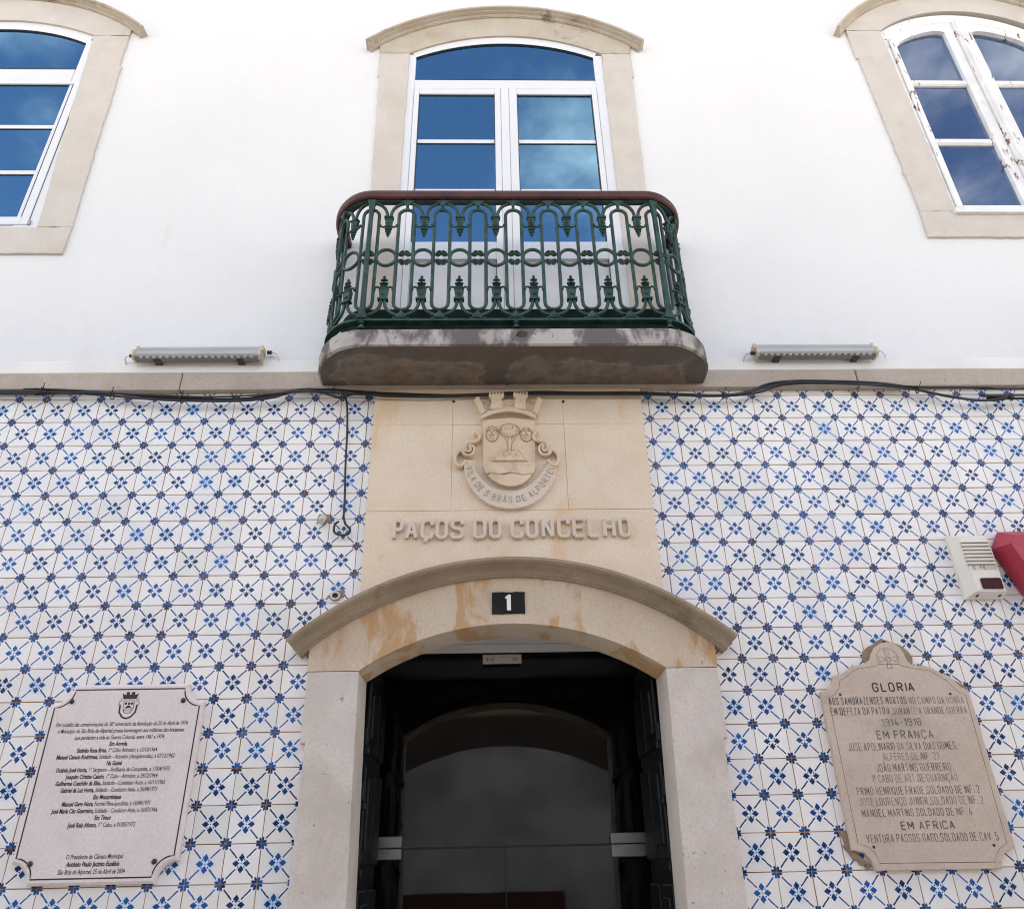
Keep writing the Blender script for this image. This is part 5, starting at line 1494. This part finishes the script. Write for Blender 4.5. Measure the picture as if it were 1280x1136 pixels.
INL = [(1.4098, 2.2555), (1.4427, 2.2729), (1.4671, 2.2977), (1.4793, 2.333), (1.5057, 2.3428), (1.5379, 2.368), (1.5726, 2.3809), (1.6166, 2.3875), (1.6607, 2.3941), (1.6675, 2.4002), (1.7629, 2.3988), (1.7765, 2.3903), (1.8367, 2.3769), (1.8978, 2.3677), (1.9242, 2.3488), (1.9577, 2.3257), (1.9742, 2.3031), (1.9934, 2.2795), (2.026, 2.2588), (2.0174, 1.674), (1.9845, 1.6561), (1.9607, 1.6331), (1.9492, 1.6067), (1.4778, 1.6108), (1.4688, 1.6466), (1.4459, 1.6696), (1.4064, 1.6838)]
bm = B(); ribbon(bm, INL, .0011, -.0245, -.0253, 0, True); obj('engraved_border', bm, 'worn_ink', po)
# rough mortar showing round the edge
bm = B()
mo = [(1.728 + .112 * cos(t_) * (1 + .06 * sin(5 * t_)), 2.415 + .098 * sin(t_) * (1 + .06 * cos(7 * t_ + 1))) for t_ in [pi * (1.06 - 1.12 * i / 22) for i in range(23)]]
prism(bm, rough_poly(mo, .012, .003, r7), .001, -.010, .004); obj('mortar_patch', bm, 'mortar', po)
bm = B(); prism(bm, rough_poly([(1.352, 1.73), (1.39, 1.73), (1.40, 1.655), (1.45, 1.60), (1.43, 1.59), (1.385, 1.625), (1.36, 1.66)], .012, .003, r7), .001, -.009, .003); obj('mortar_patch', bm, 'mortar', po)
bm = B(); prism(bm, rough_poly([(1.86, 2.405), (1.99, 2.343), (2.058, 2.292), (2.05, 2.275), (1.85, 2.36)], .012, .002, r7), .001, -.009, .002); obj('mortar_patch', bm, 'mortar', po)
for sx_, sz_ in [(1.4661, 2.2706), (1.96, 2.2659), (1.4678, 1.6692), (1.962, 1.6666)]:
    bm = B(); disc(bm, (sx_, sz_), .0062, -.0225, -.0254, 10); obj('fixing_hole', bm, 'gasket', po)
OL = ['GLORIA', 'AOS SAMBRAZENSES MORTOS ', 'NO CAMPO DA HONRA', 'EM DEFEZA DA PATRIA,', 'DURANTE A GRANDE GUERRA', '1914-1918', 'EM FRAN\u00c7A', 'JOSE APOLINARIO DA SILVA DIAS GOMES,', 'ALFERES DE INF. 21', 'JO\u00c3O MARTINS GUERREIRO,', '1\u00ba CABO DE ART.DE GUARNI\u00c7\u00c3O', 'PRIMO HENRIQUE FRADE,SOLDADO DE INF. 2', 'JOSE LOUREN\u00c7O JUNIOR,SOLDADO DE INF. 2', 'MANUEL MARTINS,SOLDADO DE INF. 4', 'EM AFRICA', 'VENTURA PASSOS GAGO,SOLDADO DE CAV. 5']
BOLDL = {0: (.0030, 'ink'), 1: (.0017, 'worn_ink'), 2: (.0012, 'faint_ink'), 3: (.0016, 'worn_ink'), 4: (.0012, 'faint_ink'), 5: (.0017, 'worn_ink'), 6: (.0020, 'worn_ink'), 14: (.0021, 'worn_ink')}
for i, (s, (xa, xb, za, zb_)) in enumerate(zip(OL, [(1.6165, 1.804, 2.2788, 2.3191), (1.409, 1.7548, 2.2259, 2.2586), (1.766, 2.0105, 2.2241, 2.2558), (1.4075, 1.6772, 2.1823, 2.2146), (1.6823, 2.0117, 2.1813, 2.2117), (1.6215, 1.795, 2.1339, 2.1658), (1.5859, 1.834, 2.0812, 2.1164), (1.4509, 1.9256, 2.0353, 2.0672), (1.5915, 1.8316, 1.9957, 2.0254), (1.5533, 1.8802, 1.9504, 1.9825), (1.5231, 1.8885, 1.9088, 1.9404), (1.4471, 1.9678, 1.862, 1.8923), (1.4499, 1.9712, 1.8203, 1.852), (1.4476, 1.9093, 1.7789, 1.8084), (1.5988, 1.8218, 1.7291, 1.7608), (1.4459, 1.9901, 1.6839, 1.7151)])):
    hw, mt_ = BOLDL.get(i, (.0012, 'worn_ink' if i % 2 else 'faint_ink'))
    bm = B(); stroke_line(bm, s.strip(), xa, xb, za, zb_, hw, -.0243, -.0254, gap=.2); obj('engraved_line', bm, mt_, po)
# cross in a circle at the top
ex, ez = (1.7189, 2.4224)
bm = B()
ribbon(bm, [(ex + .050 * cos(t_), ez + .050 * sin(t_)) for t_ in [pi * 1.12 - pi * 1.24 * i / 20 for i in range(21)]], .0010, -.0245, -.0253)
ribbon(bm, [(ex + .011 * cos(2 * pi * k / 12), ez + .011 * sin(2 * pi * k / 12)) for k in range(12)], .0009, -.0245, -.02535, 0, True)
for k in range(4):
    a = pi / 2 * k
    dx, dz = cos(a), sin(a); px_, pz_ = -dz, dx
    for w1 in (-1, 1):
        ribbon(bm, [(ex + dx * .012 + px_ * .004 * w1, ez + dz * .012 + pz_ * .004 * w1), (ex + dx * .041 + px_ * .012 * w1, ez + dz * .041 + pz_ * .012 * w1)], .0009, -.0245, -.0254 - .0002 * (w1 > 0))
    ribbon(bm, [(ex + dx * .041 - px_ * .012, ez + dz * .041 - pz_ * .012), (ex + dx * .041 + px_ * .012, ez + dz * .041 + pz_ * .012)], .0009, -.0245, -.0252)
ribbon(bm, [(ex - .005, ez - .004), (ex + .005, ez + .004)], .0012, -.0245, -.0256)
obj('engraved_cross', bm, 'worn_ink', po)

# ================================================================ LIGHT BARS ON THE LEDGE
def light_bar(x0, x1, label):
    z0 = 4.058
    t = thing('light_bar', label, 'lamp', ((x0 + x1) / 2, -.05, z0))
    for nm, ya, yb_, za, zb_, mt_ in (('upper_tube', -.078, -.030, z0 + .064, z0 + .092, 'lamp_body'), ('lower_tube', -.108, -.048, z0 + .012, z0 + .050, 'lamp_body')):
        bm = B(); prism_x(bm, x0 + .012, x1 - .012, [(yb_, za), (ya + .006, za - .004), (ya, za + .006), (ya, zb_ - .008), (ya + .008, zb_), (yb_, zb_)]); obj(nm, bm, mt_, t)
    bm = B(); prism_x(bm, x0 + .014, x1 - .014, [(-.050, z0 + .0115), (-.050, z0 + .004), (-.092, z0 + .001), (-.105, z0 + .0125)]); sg = obj('diffuser', bm, 'lamp_glass', t)
    n = 18
    for k in range(n):
        xc = x0 + .03 + (x1 - x0 - .06) * (k + .5) / n
        bm = B(); ball(bm, (xc, -.098, z0 + .0045), .0105, 1.0, 8, .45); obj('led_lens', bm, 'led', t, True)
    for xa in (x0 - .001, x1 - .0125):
        bm = B(); prism_x(bm, xa, xa + .0135, [(-.028, z0 + .062), (-.080, z0 + .062), (-.080, z0 + .094), (-.028, z0 + .094)]); prism_x(bm, xa, xa + .0135, [(-.046, z0 - .001), (-.094, z0 - .002), (-.111, z0 + .012), (-.111, z0 + .046), (-.100, z0 + .0545), (-.0605, z0 + .0545)]); obj('end_cap', bm, 'endcap', t)
    for f_ in (.18, .83):
        xc = x0 + (x1 - x0) * f_; bm = B(); box(bm, xc - .018, xc + .018, -.080, -.004, z0 - .003, z0 + .001, .001); box(bm, xc - .010, xc + .010, -.050, -.004, z0 + .0015, z0 + .09); obj('bracket', bm, 'screw', t)
    bm = B(); tube(bm, [(x1 + .012, -.035, z0 + .078), (x1 + .036, -.035, z0 + .078)], .011, 8); tube(bm, [(x0 - .001, -.075, z0 + .030), (x0 - .026, -.075, z0 + .030)], .010, 8); obj('cable_gland', bm, 'screw', t)
    bm = B(); tube(bm, [(x1 + .036, -.035, z0 + .078), (x1 + .060, -.035, z0 + .070), (x1 + .078, -.033, z0 + .045), (x1 + .078, -.028, z0 + .015), (x1 + .066, -.012, z0 - .002)], .0036, 6)
    tube(bm, [(x0 - .026, -.075, z0 + .030), (x0 - .048, -.07, z0 + .030), (x0 - .056, -.06, z0 + .018), (x0 - .056, -.02, z0 + .002)], .0036, 6); obj('supply_lead', bm, 'conduit', t)
def prism_x(bm, x0, x1, prof):
    a = [bm.verts.new((x0, y, z)) for y, z in prof]; b_ = [bm.verts.new((x1, y, z)) for y, z in prof]
    n = len(prof)
    for i in range(n): bm.faces.new((a[i], a[(i + 1) % n], b_[(i + 1) % n], b_[i]))
    bm.faces.new(a); bm.faces.new(b_)
light_bar(-1.985, -1.305, 'grey twin tube light bar on the ledge left of the balcony')
light_bar(1.385, 2.055, 'grey twin tube light bar on the ledge right of the balcony')

# ================================================================ CABLES
def spl(P, n=8):
    """Catmull-Rom through points"""
    P = [Vector(p) for p in P]; out = []
    for i in range(len(P) - 1):
        p0, p1, p2, p3 = P[max(0, i - 1)], P[i], P[i + 1], P[min(len(P) - 1, i + 2)]
        for k in range(n):
            t = k / n
            out.append(.5 * ((2 * p1) + (p2 - p0) * t + (2 * p0 - 5 * p1 + 4 * p2 - p3) * t * t + (3 * p1 - p0 - 3 * p2 + p3) * t ** 3))
    out.append(P[-1]); return out
def cable(pts, y, r, label, ext=True):
    P = [(x, y + (dy if len(q) > 2 else 0), z) for q in pts for x, z, dy in [(q[0], q[1], q[2] if len(q) > 2 else 0)]]
    if ext: P = [(P[0][0] - 2.5, P[0][1], P[0][2] + .01)] + P + [(P[-1][0] + 2.5, P[-1][1], P[-1][2] - .01)]
    bm_ = B(); tube(bm_, spl(P), r, 7); o = obj('cable', bm_, 'cable', None, True, loc=(0, y, 3.9)); return prop(o, label, 'cable')
cable([(-2.6555, 3.8892), (-2.5323, 3.8934), (-2.4074, 3.8926), (-2.1963, 3.8811), (-2.0259, 3.8649), (-1.8547, 3.8436), (-1.6859, 3.8324), (-1.518, 3.8263), (-1.3513, 3.8301), (-1.2077, 3.8543), (-1.0848, 3.8839), (-0.9366, 3.8829), (-0.8085, 3.8719), (-0.6806, 3.8608), (-0.4679, 3.8493), (-0.2979, 3.8431), (-0.1277, 3.847), (0.0431, 3.856), (0.2145, 3.8599), (0.3858, 3.8537), (0.5576, 3.8525), (0.7298, 3.8514), (0.9442, 3.8397), (1.1593, 3.8331), (1.2916, 3.8476), (1.3611, 3.8729), (1.4549, 3.9086), (1.6113, 3.9232), (1.8739, 3.9164), (2.0474, 3.9048), (2.174, 3.8831), (2.2959, 3.846), (2.4184, 3.8143), (2.5434, 3.7929), (2.6528, 3.7922), (2.7456, 3.8069), (2.8097, 3.8013)], -.047, .0075, 'thick black cable sagging lowest at the right edge under the stone band')
cable([(-2.6429, 3.8631), (-2.4553, 3.8569), (-2.3129, 3.8659), (-2.1017, 3.8495), (-1.847, 3.8228), (-1.6374, 3.8113), (-1.3875, 3.8096), (-1.2231, 3.8284), (-1.102, 3.8679), (-0.975, 3.862), (-0.8665, 3.826), (-0.7843, 3.8506), (-0.6355, 3.8344), (-0.3817, 3.8277), (-0.1275, 3.836), (0.0428, 3.845), (0.2988, 3.8433), (0.5556, 3.8415), (0.8555, 3.8344), (1.0693, 3.8228), (1.2424, 3.8267), (1.3755, 3.8463), (1.4916, 3.8867), (1.6475, 3.9013), (1.909, 3.8944), (2.0831, 3.8881), (2.2545, 3.8714), (2.4743, 3.87), (2.6488, 3.8636), (2.8235, 3.8573)], -.056, .0065, 'black cable that stays straight along the stone band at the far right')
cable([(-2.6413, 3.8729), (-2.3918, 3.8662), (-2.1419, 3.8595), (-1.8064, 3.8422), (-1.5549, 3.8305), (-1.3061, 3.8388), (-1.0576, 3.8623), (-0.8883, 3.8511), (-0.6766, 3.8346), (-0.3811, 3.8275), (-0.0425, 3.8353), (0.2977, 3.833), (0.6392, 3.8307), (0.9815, 3.8233), (1.2401, 3.8266), (1.3983, 3.8665), (1.5573, 3.9017), (1.8181, 3.8948), (2.0755, 3.8724), (2.2434, 3.8455), (2.4061, 3.8034), (2.5506, 3.7769), (2.7115, 3.8013), (2.75, 3.8112)], -.064, .0050, 'thinnest black cable of the bundle, lying in front of the other two')
cable([(-0.8629, 3.8783), (-0.8424, 3.8376), (-0.829, 3.7773), (-0.8168, 3.6303), (-0.8092, 3.4422), (-0.7981, 3.2624), (-0.7947, 3.1754), (-0.7956, 3.1412), (-0.7936, 3.1472), (-0.783, 3.1132), (-0.7574, 3.0835), (-0.7668, 3.0586), (-0.8048, 3.0548), (-0.8332, 3.0718), (-0.8328, 3.1095), (-0.815, 3.1262)], -.03, .0055, 'black cable hanging straight down the tiles left of the carved panel', False)
tie = [(-2.4200, 3.8773), (-2.0565, 3.8498), (-1.6895, 3.8223), (-0.8993, 3.8621), (1.1781, 3.8278), (2.2421, 3.8566), (2.7451, 3.8069)]
for i, (tx_, tz_) in enumerate(tie):
    bm = B(); tube(bm, [(tx_ + .004 * cos(2 * pi * k / 10) - .006, -.053 + .020 * cos(2 * pi * k / 10), tz_ + .020 * sin(2 * pi * k / 10)) for k in range(10)], .003, 5, True)
    tube(bm, [(tx_, -.070, tz_ + .012), (tx_ + .01, -.085, tz_ + .035)], .002, 5)
    prop(obj('cable_tie', bm, 'cable', None, True, loc=(tx_, -.05, tz_)), ['small black tie on the cables at the far left edge', 'black tie on the cables above the left end of the left tiles', 'black tie where the cables sag lowest under the left light bar', 'black tie where the hanging cable leaves the bundle', 'black tie on the cables just right of the balcony slab', 'black tie below the right light bar where one cable drops away', 'black tie on the cables near the right edge'][i], 'cable tie', 'ties on the cable bundle')


# conduit stub and ring
cs = thing('conduit_stub', 'short cream pipe stub where the hanging cable loops, left of the carved panel', 'pipe', (-.89, 0, 3.13))
bm = B(); tube(bm, [(-.898, -.002, 3.158), (-.898, -.030, 3.140), (-.896, -.046, 3.122)], .017, 12); obj('pipe', bm, 'conduit', cs, True)
bm = B(); prism(bm, rough_poly([(-.93, 3.125), (-.862, 3.13), (-.865, 3.175), (-.92, 3.178)], .012, .004, rr), .001, -.004, .001); obj('mortar_patch', bm, 'mortar', cs)
rg = thing('wall_ring', 'small white ring sleeve set in a chipped tile beside the door hood', 'ring', (-.80, 0, 2.76))
bm = B(); tube(bm, [(-.803 + .019 * cos(2 * pi * k / 14), -.012, 2.757 + .017 * sin(2 * pi * k / 14)) for k in range(14)], .0055, 7, True); obj('sleeve', bm, 'led', rg, True)
bm = B(); disc(bm, (-.803, 2.757), .016, .001, -.006, 12); obj('hole', bm, 'gasket', rg)
bm = B(); prism(bm, rough_poly([(-.843, 2.76), (-.81, 2.735), (-.768, 2.75), (-.762, 2.785), (-.80, 2.785)], .01, .003, rr), .001, -.003, .001); obj('mortar_patch', bm, 'mortar', rg)

# ================================================================ ALARM SIREN
al = thing('alarm_siren', 'cream alarm siren box with louvres and dark purple lens, left of the red box', 'alarm', (2.26, 0, 2.65))
AX0, AX1, AZ0, AZ1 = 2.165, 2.348, 2.700, 3.020
bm = B()
base_ = [(AX0, AZ0), (AX1, AZ0), (AX1, AZ1), (AX0, AZ1)]
fro = [(AX0 + .030, AZ0 + .020), (AX1 - .010, AZ0 + .020), (AX1 - .018, AZ1 - .030), (AX0 + .028, AZ1 - .030)]
L0 = [bm.verts.new((x, 0, z)) for x, z in base_]; L1 = [bm.verts.new((x, -.022, z)) for x, z in base_]; L2 = [bm.verts.new((x, -.075, z)) for x, z in fro]
for a, b_ in ((L0, L1), (L1, L2)):
    for i in range(4): bm.faces.new((a[i], a[(i + 1) % 4], b_[(i + 1) % 4], b_[i]))
bm.faces.new(L2)
bmesh.ops.bevel(bm, geom=[e for e in bm.edges if all(v in L2 for v in e.verts)], offset=.004, segments=2, affect='EDGES')
obj('case', bm, 'siren', al)
for k in range(7):
    zz = AZ1 - .045 - k * .0185
    bm = B(); prism_x(bm, AX0 + .022, AX1 - .022, [(-.070, zz), (-.084, zz - .010), (-.0845, zz - .0135), (-.070, zz - .0135)]); obj('louvre', bm, 'siren', al)
    bm = B(); box(bm, AX0 + .030, AX1 - .024, -.0765, -.07, zz - .0175, zz - .0139); obj('louvre_slot', bm, 'louvre', al)
bm = B(); q = [(AX0 + .062, AZ0 + .028), (AX1 - .022, AZ0 + .028), (AX1 - .022, AZ0 + .082), (AX0 + .062, AZ0 + .082)]; prism(bm, [p for p in _fil(q + [q[0], q[1]], .010)[1:-1]][:22], -.0755, -.081, .002); obj('lens', bm, 'siren_lens', al)
bm = B(); box(bm, AX0 + .040, AX1 - .022, -.0762, -.0756, AZ1 - .196, AZ1 - .172); obj('faded_label', bm, 'yellow_print', al)
bm = B(); stroke_line(bm, 'S', AX0 + .046, AX0 + .058, AZ1 - .194, AZ1 - .174, .0015, -.0762, -.0770); stroke_line(bm, 'FE', AX0 + .080, AX0 + .108, AZ1 - .194, AZ1 - .174, .0015, -.0762, -.0770); obj('blue_lettering', bm, 'blue_print', al)
bm = B(); stroke_line(bm, 'GUIL', AX0 + .113, AX0 + .158, AZ1 - .194, AZ1 - .174, .0018, -.0762, -.0769); obj('faded_lettering', bm, 'pale_print', al)
for xx in (AX0 + .045, AX1 - .03):
    bm = B(); disc(bm, (xx, AZ0 + .006), .004, -.03, -.052, 8); obj('case_screw', bm, 'screw', al)

# red alarm box, cut by the edge of the photograph
ra = thing('alarm_box', 'red faceted alarm box at the right edge beside the cream siren', 'alarm', (2.62, 0, 2.8))
bm = B()
bo = [(2.3698, 2.9453), (2.4264, 3.0331), (2.7596, 3.0422), (2.7873, 2.8824), (2.5638, 2.6385), (2.4474, 2.7218)]
fo = [(2.3786, 2.9258), (2.4129, 2.9702), (2.6059, 2.968), (2.6198, 2.8387), (2.4775, 2.6775), (2.4308, 2.7781)]
L0 = [bm.verts.new((x, -.01, z)) for x, z in bo]; L1 = [bm.verts.new((x, -.030, z)) for x, z in bo]; L2 = [bm.verts.new((x, -.15, z)) for x, z in fo]
n = len(bo)
for a, b_ in ((L0, L1), (L1, L2)):
    for i in range(n): bm.faces.new((a[i], a[(i + 1) % n], b_[(i + 1) % n], b_[i]))
bm.faces.new(L2); bm.faces.new(L0)
bmesh.ops.bevel(bm, geom=[e for e in bm.edges if all(v in L2 for v in e.verts)], offset=.003, segments=2, affect='EDGES')
obj('cover', bm, 'red', ra)
bm = B(); disc(bm, (2.62, 2.80), .02, -.149, -.156, 12); obj('lamp_lens', bm, 'siren_lens', ra)

# window joinery sits almost flush with the stone: move it forward and fit it to the opening
def set_forward(root, dy, k):
    seen = set()
    def rec(o, base):
        b2 = base + o.location
        if o.type == 'MESH' and not o.name.startswith(('jamb_stone', 'arch_stone', 'hood_moulding', 'sill_stone')) and o.data.name not in seen:
            seen.add(o.data.name)
            for v in o.data.vertices:
                x, y, z = v.co.x + b2.x, v.co.y + b2.y, v.co.z + b2.z
                v.co = (-.068 + (x + .068) * k - b2.x, y + dy - b2.y, 1.6 + (z - 1.6) * k - b2.z)
        for ch in [c for c in bpy.data.objects if c.parent == o]: rec(ch, b2)
    rec(root, Vector((0, 0, 0)))
set_forward(bd, -.038, .9892); set_forward(lw, -.036, .9898); set_forward(rw, -.034, .9903)
for me in bpy.data.meshes: me.validate()
